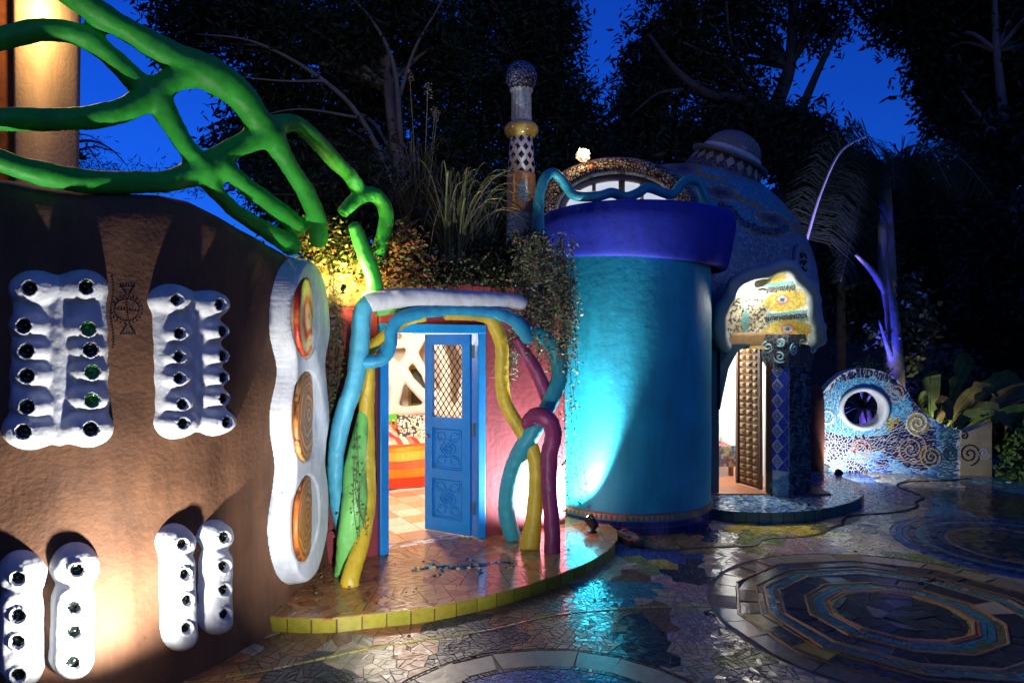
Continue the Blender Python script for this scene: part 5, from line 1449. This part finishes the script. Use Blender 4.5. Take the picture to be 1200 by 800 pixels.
def tree(name, label, trunk, blobs, leafc, L=.2, W=.028, bark='bark', limbs=(), group=None, clump=18, sp=.18, twigs=True):
    """trunk/limbs: [(px,py,Y,r)]; blobs: [(px,py,Y,rx_px,ry_px,n)]"""
    b0 = P(*trunk[0][:3]); t = thing(name, label, 'tree', (b0.x, b0.y, 0), group)
    tm = MB(); pts = [P(*p[:3]) for p in trunk]; pts[0].z = -.05
    tm.tube(pts, [p[3] for p in trunk], 10, 6)
    for lb in limbs: tm.tube([P(*p[:3]) for p in lb], [p[3] for p in lb], 7, 5)
    if twigs:
        for (x, y, Y, rx, ry, n) in blobs:
            c = P(x, y, Y); s = min(pts, key=lambda q: (q-c).length+max(0, q.z-c.z)*2)
            for _ in range(3):
                e = c+Vector((R.uniform(-1,1)*rx*Y/F*.7, R.uniform(-.5,.5), R.uniform(-.5,.8)*ry*Y/F))
                m1 = s.lerp(e, .5)+Vector((R.uniform(-.3,.3), R.uniform(-.3,.3), .3))
                tm.tube([s, m1, e], [.06,.035,.012], 5, 4)
    obj('trunk', tm, MT[bark], t, True)
    P_ = [blob_pts(P(x, y, Y), (rx*Y/F, rx*Y/F*.8, ry*Y/F), n, clump, sp) for (x, y, Y, rx, ry, n) in blobs]
    leaf_mesh('crown', np.concatenate(P_), L, W, leafc, .45, t)
    return t
DK = [(.03,.05,.02),(.04,.06,.022),(.025,.04,.02),(.05,.06,.03)]
TG = 'trees behind the houses'
tree('gum_tree', 'tall gum tree with pale slanting branches behind the entrance house', [(480,400,13,.2),(476,300,13,.18),(468,200,13,.14),(455,100,13,.1),(450,0,13,.08)],
     [(230,20,13,55,40,2304),(300,20,13,70,60,3744),(250,-40,13,90,50,2520),(320,110,14,55,55,3024),(300,160,14.5,40,45,1872),(390,40,13,75,60,4320),(380,150,14,70,60,4032),(440,110,14,60,70,3744),(470,10,13,70,55,3744),(520,80,14,60,70,3744),(420,200,13.5,90,45,3744),(340,215,13.5,60,35,2160),(520,190,14,60,60,3024),(262,165,14,16,25,360),(215,60,13,25,18,504)],
     DK, bark='pale_bark', limbs=[[(474,250,12.9,.07),(430,150,12.6,.05),(380,95,12.4,.04),(300,50,12.2,.022),(230,40,12,.01)],[(470,170,12.8,.06),(462,80,12.6,.045),(440,30,12.4,.03),(415,0,12.3,.02)],[(466,120,12.8,.045),(485,60,12.6,.03),(510,15,12.5,.02),(530,-20,12.4,.012)],[(380,95,12.4,.03),(330,95,12.2,.018),(280,90,12.1,.008)],[(420,138,12.5,.03),(350,128,12.2,.015),(290,140,12.1,.006)]], group=None)
tree('gum_tree', 'dense dark gum tree behind the minaret', [(620,400,15,.22),(615,250,15,.2),(625,120,15,.15),(640,0,15,.1)],
     [(560,30,15,50,60,3024),(620,20,15,50,60,3600),(640,60,15,45,55,3456),(600,110,15,60,60,4032),(665,130,15,45,50,3312),(640,200,15,70,50,4032),(560,160,15,60,60,3600),(690,190,15,45,45,2592),(590,-30,15,70,40,2160),(658,20,15,18,26,504)], DK)
tree('gum_tree', 'open crowned gum tree with a forked trunk behind the dome', [(930,400,16,.25),(930,250,16,.24),(905,150,16,.2),(925,80,16,.14),(930,0,16,.1)],
     [(770,60,16,38,55,1872),(760,130,16,45,45,2592),(800,30,16,45,45,2016),(830,80,16,50,45,2160),(800,170,16,70,45,4032),(880,20,16,50,40,1300),(880,100,16,32,32,600),(900,170,16,75,40,3744),(860,140,16,50,35,1300),(960,20,16,40,35,1368),(940,170,16,60,40,2736),(735,170,16,35,40,1728),(840,-20,16,110,25,1728),(745,100,16,26,40,864)],
     DK, limbs=[[(930,220,15.8,.16),(880,125,15.6,.12),(830,110,15.4,.1),(790,80,15.2,.07),(760,40,15,.04)],[(925,130,15.8,.12),(890,120,15.6,.09),(840,70,15.5,.05),(800,50,15.4,.03)],[(930,150,15.8,.12),(960,80,15.7,.08),(990,20,15.6,.05)],[(905,130,15.6,.08),(860,60,15.4,.04),(850,0,15.3,.03)],[(800,105,15.2,.05),(770,110,15,.03),(740,135,14.9,.015)]], L=.22, W=.035)
tree('gum_tree', 'dark broad tree in front of the rocky slope', [(1190,480,14,.16),(1185,300,14,.14),(1180,180,14,.11),(1168,60,14,.07),(1165,-20,14,.05)],
     [(1070,15,15,48,36,2448),(1120,20,15,60,60,4320),(1180,40,15,60,70,4608),(1100,80,15,36,35,1872),(1140,110,15,60,50,4032),(1200,130,15,50,60,3456),(1120,135,15,34,26,1368),(1175,190,14,60,45,3312),(1230,60,14,60,120,3024),(1120,250,14.5,55,45,3000),(1185,300,14,50,55,2600),(1080,300,14.5,50,50,2600),(1130,360,14,60,45,2600),(1190,400,13.5,45,45,2200),(1070,230,15,40,40,1800),(1060,-25,15,90,30,2160)], DK, bark='pale_bark', L=.2, W=.04)
tree('pine_tree', 'sparse pine with bare twigs on the far slope beyond the beige house', [(60,300,17,.15),(75,200,17,.12),(100,185,17,.06)],
     [(75,178,17,18,14,187),(110,185,17,26,14,144),(95,205,17,40,12,504),(150,208,17,30,8,360),(190,208,17,14,6,144),(230,208,17,20,6,187)], DK, limbs=[[(70,170,16.9,.05),(105,165,16.8,.035),(130,175,16.7,.02),(150,195,16.7,.01)],[(75,182,16.9,.04),(110,172,16.8,.02),(140,180,16.7,.01)],[(70,160,16.9,.03),(100,158,16.8,.015),(120,168,16.8,.008)],[(100,168,16.8,.02),(112,185,16.8,.01),(125,200,16.8,.006)],[(105,180,16.8,.02),(85,190,16.8,.01)]], L=.22, W=.012, twigs=False)
tree('understorey_tree', 'low dark bushy tree behind the dome flank', [(985,420,13,.1),(985,340,13,.08),(980,290,13,.05)],
     [(990,250,13.5,45,60,3600),(1000,340,13.5,50,60,3600),(960,200,13.5,40,40,2200)], DK, L=.18, W=.03)
tree('understorey_tree', 'low dark bushy tree on the roof line behind the tall grasses', [(520,420,12,.1),(520,330,12,.08),(520,280,12,.05)],
     [(430,250,11.5,70,40,4200),(540,260,11.5,70,50,4200),(610,260,11.5,40,50,2600),(350,245,11.5,40,30,1800)], DK, L=.16, W=.03)
# dark slope behind everything
V = []; Fc = []; nx, ny = 70, 30
for j in range(ny+1):
    for i in range(nx+1):
        x = -14+54*i/nx; y = 19+26*j/ny
        k = j/ny; s = min(1, max(0, (x+8)/5)); s = s*s*(3-2*s)
        prof_ = math.sin(min(1, k*1.6)*math.pi/2)
        hgt = (6.4+min(3.2, max(0, x-3)*.32))*s*prof_ + .7*noise.noise(Vector((x*.35, y*.35, 0)))*s*prof_+.35*noise.noise(Vector((x*1.1, y*1.1, 3)))*s*prof_
        V.append((x, y, hgt-.1))
for j in range(ny):
    for i in range(nx): Fc.append((j*(nx+1)+i, j*(nx+1)+i+1, (j+1)*(nx+1)+i+1, (j+1)*(nx+1)+i))
hs_mat = mat('rocky_slope', (.025,.027,.02), .95, .5, 1.2, .9, 4, .12)
V2 = []; F2 = []; na, nr2 = 60, 12                      # unseen slope ring added behind the camera to cut blue sky light
for j in range(nr2+1):
    for i in range(na+1):
        a = math.radians(150+240*i/na); gap = min(1, abs((math.degrees(a)-300)/40)); rr = 13+10*j/nr2; x, y = rr*math.cos(a), 4+rr*math.sin(a)  # opening left in the added ring for the fill sun
        V2.append((x*1.15, y, -.1+(2+20*gap**2)*math.sin(min(1, j/nr2*1.3)*math.pi/2)*(1+.25*noise.noise(Vector((x*.2, y*.2, 7))))))
for j in range(nr2):
    for i in range(na): F2.append((j*(na+1)+i, j*(na+1)+i+1, (j+1)*(na+1)+i+1, (j+1)*(na+1)+i))
tag(obj('hillside', MB().add(V2, F2), hs_mat, None, True), kind='structure')  # out of view, added to hold back ambient light from the sky
tag(obj('hillside', MB().add(V, Fc), hs_mat, None, True), kind='structure')

# ------------------------------------------------------------------ roof planting over the entrance
soil = obj('roof_soil', MB().tube([(-1.6,5.62,2.36),(-.9,6.0,2.38),(-.1,6.45,2.38),(.3,6.75,2.36)], [.16,.2,.2,.14], 10, 6), MT['soil'], house, True)
ochre = mat('ochre_plaster', (.5,.27,.05), .8, .25, 5, .4, 25)
o = obj('planter_bank', MB().tube([(-1.75,5.55,2.25),(-1.45,5.5,2.3),(-1.1,5.72,2.3),(-.8,5.9,2.3)], [.2,.2,.18,.1], 12, 6), ochre, house, True)
LC = [(.16,.2,.04),(.2,.24,.05),(.1,.16,.03),(.24,.12,.04),(.22,.2,.05)]
def bush(name, label, blobs, cols, L, W, group=None, stems=True, cat_='plant', base=None, sp=.05, clump=10, droop=.1):
    c0 = P(*blobs[0][:3]); t = thing(name, label, cat_, tuple(base or c0), group)
    if stems:
        mb = MB(); b = Vector(base or c0)
        for (x, y, Y, rx, ry, n) in blobs:
            c = P(x, y, Y)
            for _ in range(6):
                e = c+Vector((R.uniform(-.8,.8)*rx, 0, R.uniform(-.8,.8)*ry))*(Y/F); mb.tube([b+Vector((R.uniform(-.1,.1), R.uniform(-.05,.05), 0)), b.lerp(e, .5)+Vector((R.uniform(-.06,.06), R.uniform(-.06,.06), .04)), e], [.008,.005,.002], 5, 4)
        obj('stems', mb, MT['bark'], t, True)
    leaf_mesh('leaves', np.concatenate([blob_pts(P(x, y, Y), (rx*Y/F, .25, ry*Y/F), n, clump, sp, .6) for (x, y, Y, rx, ry, n) in blobs]), L, W, cols, .4, t, droop)
    return t
bush('trailing_shrub', 'golden lit trailing shrub on the bank above the swirl discs', [(385,292,5.4,32,28,2200),(415,310,5.45,25,25,1400),(365,275,5.3,18,15,600)], LC, .05, .012, base=(-1.4,5.5,2.35))
bush('trailing_shrub', 'reddish leaved shrub beside the green tube stub', [(470,300,5.7,28,28,1800),(455,325,5.6,25,18,900),(495,320,5.8,20,15,500)], [(.2,.13,.04),(.12,.14,.04),(.3,.09,.04)], .05, .012, base=(-.95,5.75,2.4))
bush('trailing_shrub', 'dark creeper covering the roof edge behind the lintel', [(520,325,5.95,40,15,1500),(580,318,6.2,35,20,1600),(620,300,6.4,30,25,1600),(560,300,6.5,50,20,1500)], [(.05,.07,.025),(.08,.06,.03),(.04,.05,.02)], .05, .013, base=(-.2,6.4,2.42))
# grasses
def grass_clump(name, label, base, n, H, spread, cols, group=None, lean=(0,0), W=.006, plume=0):
    t = thing(name, label, 'grass', tuple(base), group); mb = MB()
    for i in range(n):
        a = R.uniform(0, 6.28); s = R.uniform(.1, 1)**.8*spread; h = H*R.uniform(.55, 1.1)
        b = Vector(base)+Vector((R.uniform(-.1,.1), R.uniform(-.1,.1), 0)); d = Vector((math.cos(a)*s+lean[0], math.sin(a)*s*.7+lean[1], 0))
        drp = R.uniform(.1, 1.1)*s
        pts = [b, b+d*.25+Vector((0,0,h*.45)), b+d*.65+Vector((0,0,h*.85)), b+d*1.1+Vector((0,0,h-drp*.4)), b+d*1.45+Vector((0,0,h*.9-drp))]
        q = cat(pts, 3); sd = d.cross(Vector((0,0,1))); sd = sd.normalized() if sd.length > 1e-6 else Vector((1,0,0)); c = vary(R.choice(cols), .3)
        V = []; m = len(q)
        for k, p in enumerate(q):
            w = W*(1-(k/(m-1))**2)+.001; p = Vector(p); V += [p-sd*w, p+sd*w+Vector((0,0,w*.6))]
        mb.add(V, [(2*k, 2*k+1, 2*k+3, 2*k+2) for k in range(m-1)], c)
    o = obj('blades', mb, MT['leaf'], t)
    if plume:
        for i in range(plume):
            a = R.uniform(0, 6.28); top = Vector(base)+Vector((math.cos(a)*.25, math.sin(a)*.2, H*R.uniform(1.1, 1.7)))
            st = MB().tube([base, Vector(base).lerp(top, .5)+Vector((.02,0,0)), top], [.006,.005,.003], 5, 3, (.3,.26,.16))
            s_ = obj('flower_stalk', st, MT['leaf'], t); s_2 = blob_pts(top, (.03,.03,.08), 40, 10, .015); leaf_mesh('seed_head', s_2, .03, .006, (.3,.26,.18), .3, s_)
    return t
GC = [(.25,.23,.11),(.18,.2,.08),(.36,.32,.18),(.12,.14,.05)]
grass_clump('fountain_grass', 'tall arching dry grass clump on the roof, blades catching light', P(530,318,6.3), 105, .92, .6, GC, None, (.06,-.05), .007, 0)
grass_clump('fountain_grass', 'upright dark grass clump with tall flower stalks', P(488,310,6.5), 90, 1.2, .4, [(.05,.06,.025),(.08,.085,.04),(.14,.13,.07)], None, (-.08,0), .006, 4)
grass_clump('fountain_grass', 'loose grass tuft drooping beside the minaret', P(560,310,6.8), 60, .75, .5, GC, None, (.1,0), .006)
# hanging vines
def vine(name, label, strands, cols, L, W, dens, wander=.02, group=None, flowers=None):
    """strands: [[(px,py,Y), ...]]"""
    c = P(*strands[0][0]); t = thing(name, label, 'vine', tuple(c), group); mb = MB(); LP = []
    for s in strands:
        q = [Vector(v) for v in cat([P(*p)+Vector((R.uniform(-wander, wander), R.uniform(-wander, wander), 0)) for p in s], 5)]
        mb.tube(q, .0022, 4, 1, smooth=False)
        for a, b in zip(q, q[1:]):
            for _ in range(max(1, int((b-a).length*dens))): LP.append(a.lerp(b, R.random())+Vector((R.gauss(0, .016), R.gauss(0, .016), R.gauss(0, .012))))
    obj('stems', mb, MT['bark'], t); leaf_mesh('leaves', np.array(LP), L, W, cols, .35, t, .2)
    if flowers:
        fl_ = [R.choice(LP) for _ in range(flowers[0])]
        tag(leaf_mesh('flowers', np.repeat(np.array(fl_), 6, 0), .022, .009, flowers[1], .2, t, 0), kind='stuff')
    return t
VC = [(.2,.26,.12),(.3,.34,.22),(.14,.2,.07),(.28,.14,.09),(.34,.37,.26)]
st_ = []
for i in range(130):
    x = R.uniform(606, 670); y0 = R.uniform(270, 345); y1 = y0+R.uniform(50, 120)*(1 if x > 630 else .75); Y = 6.0+R.uniform(-.14, .14)
    st_.append([(x, y0, Y), (x+R.uniform(-8,8), (y0+y1)/2, Y-R.uniform(0,.1)), (x+R.uniform(-12,12), y1, Y-R.uniform(0,.12))])
vine('hanging_vine', 'thick grey green vine mass hanging over the right of the doorway', st_, VC, .04, .009, 95, flowers=(40, (.4,.1,.08)))
st_ = []
for x0, x1, y1 in ((655,662,600),(662,668,555),(650,655,540),(668,678,590),(645,640,470),(660,690,600),(672,668,480),(650,668,590)):
    st_.append([(x0, 390, 5.95), ((x0+x1)/2+R.uniform(-6,6), (390+y1)/2, 5.95), (x1, y1, 5.95), (x1+R.uniform(2,9), y1+R.uniform(-8,4), 5.95)])
vine('hanging_vine', 'thin vine strands trailing down beside the turquoise tower', st_, VC, .03, .008, 42)
st_ = [[(388+R.uniform(-4,22), 325+R.uniform(-15,10), 5.3), (388+R.uniform(-2,12), 420, 5.28), (388+R.uniform(-3,10), R.uniform(460,640), 5.26)] for _ in range(16)]
vine('hanging_vine', 'dark vine strands between the swirl disc frame and the sky blue tube', st_, [(.05,.08,.03),(.07,.1,.04),(.1,.12,.04)], .035, .01, 34, flowers=(8, (.35,.2,.4)))
st_ = [[(415+R.uniform(-4,10), R.uniform(505,560), 5.02), (418+R.uniform(-4,10), 585, 4.97), (420+R.uniform(-6,10), R.uniform(610,640), 4.96)] for _ in range(5)]
vine('hanging_vine', 'small green vine climbing the lime green tube', st_, [(.1,.16,.05),(.14,.18,.06)], .03, .009, 22)
st_ = [[(596+R.uniform(-8,14), 395+R.uniform(-10,10), 5.95), (594+R.uniform(-8,12), 415, 5.92), (592+R.uniform(-10,18), R.uniform(425,450), 5.9)] for _ in range(16)]
vine('air_plant', 'silvery tangle of thin leaves hanging above the yellow tube bend', st_, [(.3,.34,.28),(.22,.26,.2)], .07, .004, 60)

# ------------------------------------------------------------------ garden on the right
def palm(name, label, base, top, nf, fl, cols, special=None):
    t = thing(name, label, 'palm', (base[0], base[1], 0)); top = Vector(top); b = Vector(base)
    obj('trunk', MB().tube([b, b.lerp(top, .5)+Vector((.08,0,0)), top], [.14,.11,.1], 12, 6), MT['pale_bark'], t, True)
    fr_ = []
    for i in range(nf):
        a = 2*math.pi*i/nf+R.uniform(-.2,.2); el = R.uniform(.2, 1.0); d = Vector((math.cos(a), math.sin(a), 0)); l = fl*R.uniform(.8, 1.1)
        fr_.append([top, top+d*l*.3+Vector((0,0,l*.3*el)), top+d*l*.65+Vector((0,0,l*.2*el)), top+d*l*.95+Vector((0,0,-l*.35))])
    if special: fr_ += special
    for f in fr_:
        q = [Vector(v) for v in cat(f, 8)]; rb = obj('frond', MB().tube(q, [.022-.018*k/(len(q)-1) for k in range(len(q))], 6, 1, smooth=False), MT['bark'], t, True)  # darker rib colour keeps these fronds looking unlit
        mb = MB()
        for k in range(4, len(q)*4-4):
            u = k/4; i = min(int(u), len(q)-2); p = q[i].lerp(q[i+1], u-i); tgd = (q[i+1]-q[i]).normalized()
            for sg in (-1, 1):
                sd = tgd.cross(Vector((0,-1,.3))).normalized()*sg; ll = .62*math.sin(math.pi*(.12+.85*u/len(q)))*R.uniform(.85, 1.1)
                dd = (sd*.85+tgd*.5).normalized(); dd = (dd+Vector((R.gauss(0,.12), R.gauss(0,.2), R.gauss(0,.12)))).normalized(); e = p+dd*ll+Vector((0,0,-ll*.5)); m_ = p+dd*ll*.5+Vector((0,0,-ll*.08)); wv = tgd*.008
                mb.add([p-wv, p+wv, m_+wv, e, m_-wv], [(0,1,2,4),(4,2,3)], vary(R.choice(cols), .3))
        obj('leaflets', mb, MT['leaf'], rb)
    return t
MT['stalk'] = mat('green_stalk', (.13,.2,.06), .5, .2)
MT['lit_frond_rib'] = mat('lit_frond_rib', (.55,.56,.45), .5, .1)  # pale so the rib reads as lit: part of the glow is colour
sp_ = [[P(930,330,11.0), P(945,280,10.9), P(962,225,10.8), P(985,178,10.8), P(1018,158,11.0)], [P(1035,200,11.4), P(1015,215,11.2), P(1000,270,11), P(985,330,10.9)]]
palm('palm_tree', 'palm with one arching frond rib glowing violet beside the dome', (P(1042,400,11.6).x, 11.6, -.03), P(1036,205,11.6), 9, 1.5, [(.025,.04,.015),(.03,.05,.018),(.02,.035,.014)], sp_[1:])
# the leaning palm frond springs from a low stump behind the dome
pb = sp_[0][0]
ps = thing('young_palm', 'young palm with a single long glowing frond behind the dome', 'palm', (pb.x, pb.y, 0))
obj('stump', MB().tube([(pb.x, pb.y, -.03), (pb.x-.02, pb.y, 1.5), pb], [.1,.08,.05], 10, 5), MT['bark'], ps, True)
q = [Vector(v) for v in cat(sp_[0], 10)]; rb = obj('frond', MB().tube(q, [.034-.016*k/(len(q)-1) for k in range(len(q))], 6, 1, smooth=False), MT['lit_frond_rib'], ps, True)
mb = MB()
for k in range(70, len(q)*7-8):
    u = k/7; i = min(int(u), len(q)-2); p = q[i].lerp(q[i+1], u-i); tgd = (q[i+1]-q[i]).normalized()
    for sg in (-1, 1):
        sd = tgd.cross(Vector((0,-1,.2))).normalized()*sg; ll = .75*R.uniform(.8, 1.1); dd = (sd*.9+tgd*.25).normalized()
        dd = (dd+Vector((R.gauss(0,.12), R.gauss(0,.25), R.gauss(0,.12)))).normalized(); e = p+dd*ll+Vector((0,0,-ll*.6)); m_ = p+dd*ll*.5+Vector((0,0,-ll*.1)); wv = tgd*.007
        mb.add([p-wv, p+wv, m_+wv, e, m_-wv], [(0,1,2,4),(4,2,3)], vary(R.choice([(.02,.035,.012),(.03,.045,.018)]), .3))  # leaflets coloured near black so they look unlit beside the rib
obj('leaflets', mb, MT['leaf'], rb)
tree('slender_tree', 'slender tree with a forked trunk lit blue behind the mosaic wall', [(1052,520,10.6,.13),(1050,440,10.6,.12),(1045,370,10.6,.1),(1036,320,10.6,.08),(1034,260,10.6,.06)],
     [(1066,370,10.75,24,30,260),(1062,400,10.75,22,30,240),(1070,345,10.75,14,18,110),(1085,380,10.75,16,10,70),(1028,390,10.75,10,18,50),(1065,410,10.75,14,20,120)],
     [(.12,.14,.05),(.16,.15,.07),(.09,.11,.04)], L=.13, W=.04, bark='pale_bark', limbs=[[(1040,345,10.6,.06),(1022,318,10.5,.045),(1003,298,10.4,.025)],[(1048,430,10.6,.06),(1038,400,10.5,.03),(1030,375,10.4,.015)]], clump=6, sp=.09, twigs=False)
# yucca seen through the eye
yb = P(1014,500,10.9); yc = thing('yucca', 'spiky yucca with a thick trunk seen through the eye hole', 'yucca', (yb.x, yb.y, 0))
obj('trunk', MB().tube([(yb.x, yb.y, -.03), (yb.x+.02, yb.y, .5), P(1012,478,10.9)], [.13,.11,.09], 10, 5), MT['bark'], yc, True)
mb = MB(); c = P(1012,476,10.9)
for i in range(70):
    a = R.uniform(0, 6.28); el = R.uniform(-.5, 1.2); d = Vector((math.cos(a)*math.cos(el), math.sin(a)*math.cos(el), math.sin(el))); l = R.uniform(.4, .62); s_ = d.cross(Vector((0,0,1))).normalized()*.02
    mb.add([c-s_, c+s_, c+d*l*.5+s_*1.2, c+d*l+Vector((0,0,-.05)), c+d*l*.5-s_*1.2], [(0,1,2,4),(4,2,3)], vary((.12,.16,.1), .3))
obj('leaves', mb, MT['leaf'], yc)
# big paddle leaves
def paddle(name, label, base, leaves):
    t = thing(name, label, 'plant', tuple(base))
    for (tip, w, bend) in leaves:
        tip = Vector(tip); b = Vector(base); out = (tip-b); out.z = 0; q = [Vector(v) for v in cat([b, b.lerp(tip, .45)+Vector((0,0,bend)), tip, tip+out*R.uniform(.15,.4)+Vector((R.uniform(-.08,.08), 0, -R.uniform(.08,.28)))], 7)]
        stt = obj('stalk', MB().tube(q, [.022-.017*k/(len(q)-1) for k in range(len(q))], 6, 1, smooth=False), MT['stalk'], t, True)
        V = []; k0 = 6; qq = q[k0:]; m = len(qq)
        for k, p in enumerate(qq):
            tg_ = (qq[min(k+1, m-1)]-qq[max(k-1, 0)]).normalized(); sd = tg_.cross(Vector((.2,-.9,.3))).normalized(); ww = w*math.sin(math.pi*min(.98, .08+.9*k/(m-1)))**.7
            rip = 1-R.uniform(.2,.6)*(R.random() < .35)
            rip2 = 1-R.uniform(.2,.6)*(R.random() < .35); V += [p-sd*ww*rip+Vector((0,-.03,ww*.25-R.uniform(0,.03))), p+Vector((0,0,.0)), p+sd*ww*rip2+Vector((0,-.03,ww*.25-R.uniform(0,.03)))]
        Fq = []
        for k in range(m-1): Fq += [(3*k, 3*k+1, 3*k+4, 3*k+3), (3*k+1, 3*k+2, 3*k+5, 3*k+4)]
        lm = MB().add(V, Fq, (.1,.1,.1)); c0_ = R.choice([(.09,.17,.04),(.07,.12,.03),(.14,.18,.06),(.16,.12,.05)]); lm.c = [vary(c0_, .2) for _ in lm.f]; obj('leaf', lm, MT['leaf'], stt, True)
    return t
pbse = Vector((6.05,9.85,.2))
paddle('banana_plant', 'large leaved banana plant glowing green behind the wall end', pbse, [(P(1090,440,9.9),.16,.12),(P(1105,470,9.6),.13,.1),(P(1130,425,10.1),.14,.1),(P(1175,445,10),.15,.12),(P(1205,462,9.7),.16,.2),(P(1160,480,9.4),.12,.15),(P(1085,490,9.7),.1,.12),(P(1200,485,9.5),.13,.18),(P(1145,455,9.6),.12,.1),(P(1120,450,10.2),.13,.1)])
paddle('banana_plant', 'smaller broad leaved plant between the mosaic wall and the slender tree', Vector((5.55,10.0,.2)), [(P(1085,465,10.1),.1,.1),(P(1070,480,10),.1,.1),(P(1100,480,9.9),.1,.1),(P(1080,485,9.9),.09,.08),(P(1110,488,9.9),.08,.08)])
bush('garden_shrub', 'small leaved green shrub by the end of the mosaic wall', [(1198,530,9.3,26,28,900),(1212,500,9.5,25,25,500),(1196,555,9.0,22,12,260)], [(.1,.18,.04),(.07,.13,.03),(.13,.2,.06)], .09, .03, base=(6.9,9.3,0), sp=.06, clump=6)
bush('garden_shrub', 'dark dry leaf clump hanging beside the wall end', [(1168,505,9.6,10,25,160)], [(.16,.1,.04),(.12,.07,.03)], .16, .03, base=(6.75,9.65,.3), sp=.05, clump=6, droop=.9)
mb = MB()
bush('garden_shrub', 'short spiky sprigs along the crest of the mosaic wall', [(1012,432,9.9,18,5,60),(1040,440,9.9,10,5,30)], [(.12,.2,.06)], .14, .012, base=(5.1,9.85,1.3), sp=.03, clump=6, droop=-1.2)
for i in range(7):
    x = 1085+i*20; Y = 11.5+R.uniform(-.4,.8)
    bush('garden_shrub', ['dense dark shrub in the bed behind the slender tree','rounded dark shrub behind the banana plant','loose dark shrub behind the banana plants and the wall end','tall dark shrub beneath the rocky slope','low dark shrub beside the yucca','broad dark shrub near the garden edge','dark shrub at the far garden corner'][i], [(x, 500-R.uniform(0,40), Y, 30, 45, 700)], DK, .12, .03, base=(P(x,500,Y).x, Y, 0), sp=.1, clump=8)

# ------------------------------------------------------------------ floodlights
floodlight((-1.74,3.12,.14), (-1.85,3.29,1.05), 'black floodlight on the patio at the foot of the brown wall', 225, (1,.95,.88), 158, blend=1)
floodlight(G(690,616,.15)+Vector((0,0,.07)), (.05,6.78,1.05), 'black floodlight shining up the turquoise tower and maroon wall', 400, (.93,.97,1), 132, blend=.35)
fl_ = Vector(P(983,549,8.95)); floodlight((fl_.x, fl_.y, .13), (5.05,9.7,.7), 'black floodlight shining on the blue mosaic wall', 70, (.93,.97,1), 160, blend=.5)
bf = thing('floodlight', 'unlit black box floodlight beside the shining one at the mosaic wall', 'floodlight', tuple(G(962,556)))
c = G(962,556); bev(obj('housing', MB().box(c.x-.09, c.x+.09, c.y-.05, c.y+.05, .04, .15), MT['dark_metal'], bf), .01); obj('bracket', MB().box(c.x-.11, c.x+.11, c.y-.02, c.y+.02, 0, .045), MT['dark_metal'], bf)
floodlight(P(403,336,5.08), P(430,290,5.5), 'small warm spotlight hidden in the roof planting', 46, (1,.72,.32), 165, 'bulb_warm', size=.4, blend=.4)
floodlight((6.1,9.72,.35), (6.15,9.95,1.4), 'small spotlight hidden behind the end of the mosaic wall', 40, (1,.95,.75), 150, 'bulb_warm', size=.6)
floodlight((P(1046,500,10.2).x-.45,10.1,.1), P(1037,320,10.6), 'blue spotlight at the foot of the slender tree', 1000, (.03,.05,1), 30, size=.7)
floodlight((P(1012,520,10.5).x,10.4,.1), P(1012,470,10.9), 'blue spotlight under the yucca', 200, (.12,.08,1), 120, size=.7)
floodlight((P(950,400,10.7).x+.1,10.2,.1), P(958,238,10.8), 'violet spotlight aimed at the long palm frond', 2600, (.3,.22,1), 24, size=.7)
floodlight((-.62,2.9,.3), (-1.0,5.3,1.0), 'black floodlight on the patio aimed at the painted tube columns', 165, (.96,.98,1), 80, blend=.8)
# leaf litter below the vines and along the wall foot
pts = []
for cx, cy, z, sx, sy, n in ((-1.3,4.95,.112,.16,.35,60),(-1.05,4.75,.112,.35,.2,26),(.45,6.1,.112,.25,.2,14),(.2,4.7,.012,1.2,.3,24),(2.2,5.9,.012,1.5,.5,22),(-1.0,4.0,.012,.5,.2,18)):
    for _ in range(n): pts.append((cx+R.gauss(0, sx), cy+R.gauss(0, sy), z+R.uniform(0, .006)))
pts = [p for p in pts if not (p[2] > .1 and not inside(poly1, p[0], p[1])) and not (p[2] < .1 and inside(poly1, p[0], p[1]))]
d = rng.normal(size=(len(pts), 3)); d[:, 2] *= .08
tag(leaf_mesh('leaf_litter', np.array(pts), .035, .008, [(.14,.1,.04),(.08,.09,.03),(.2,.13,.06)], .3, None, 0, dirs=d*3), kind='stuff')
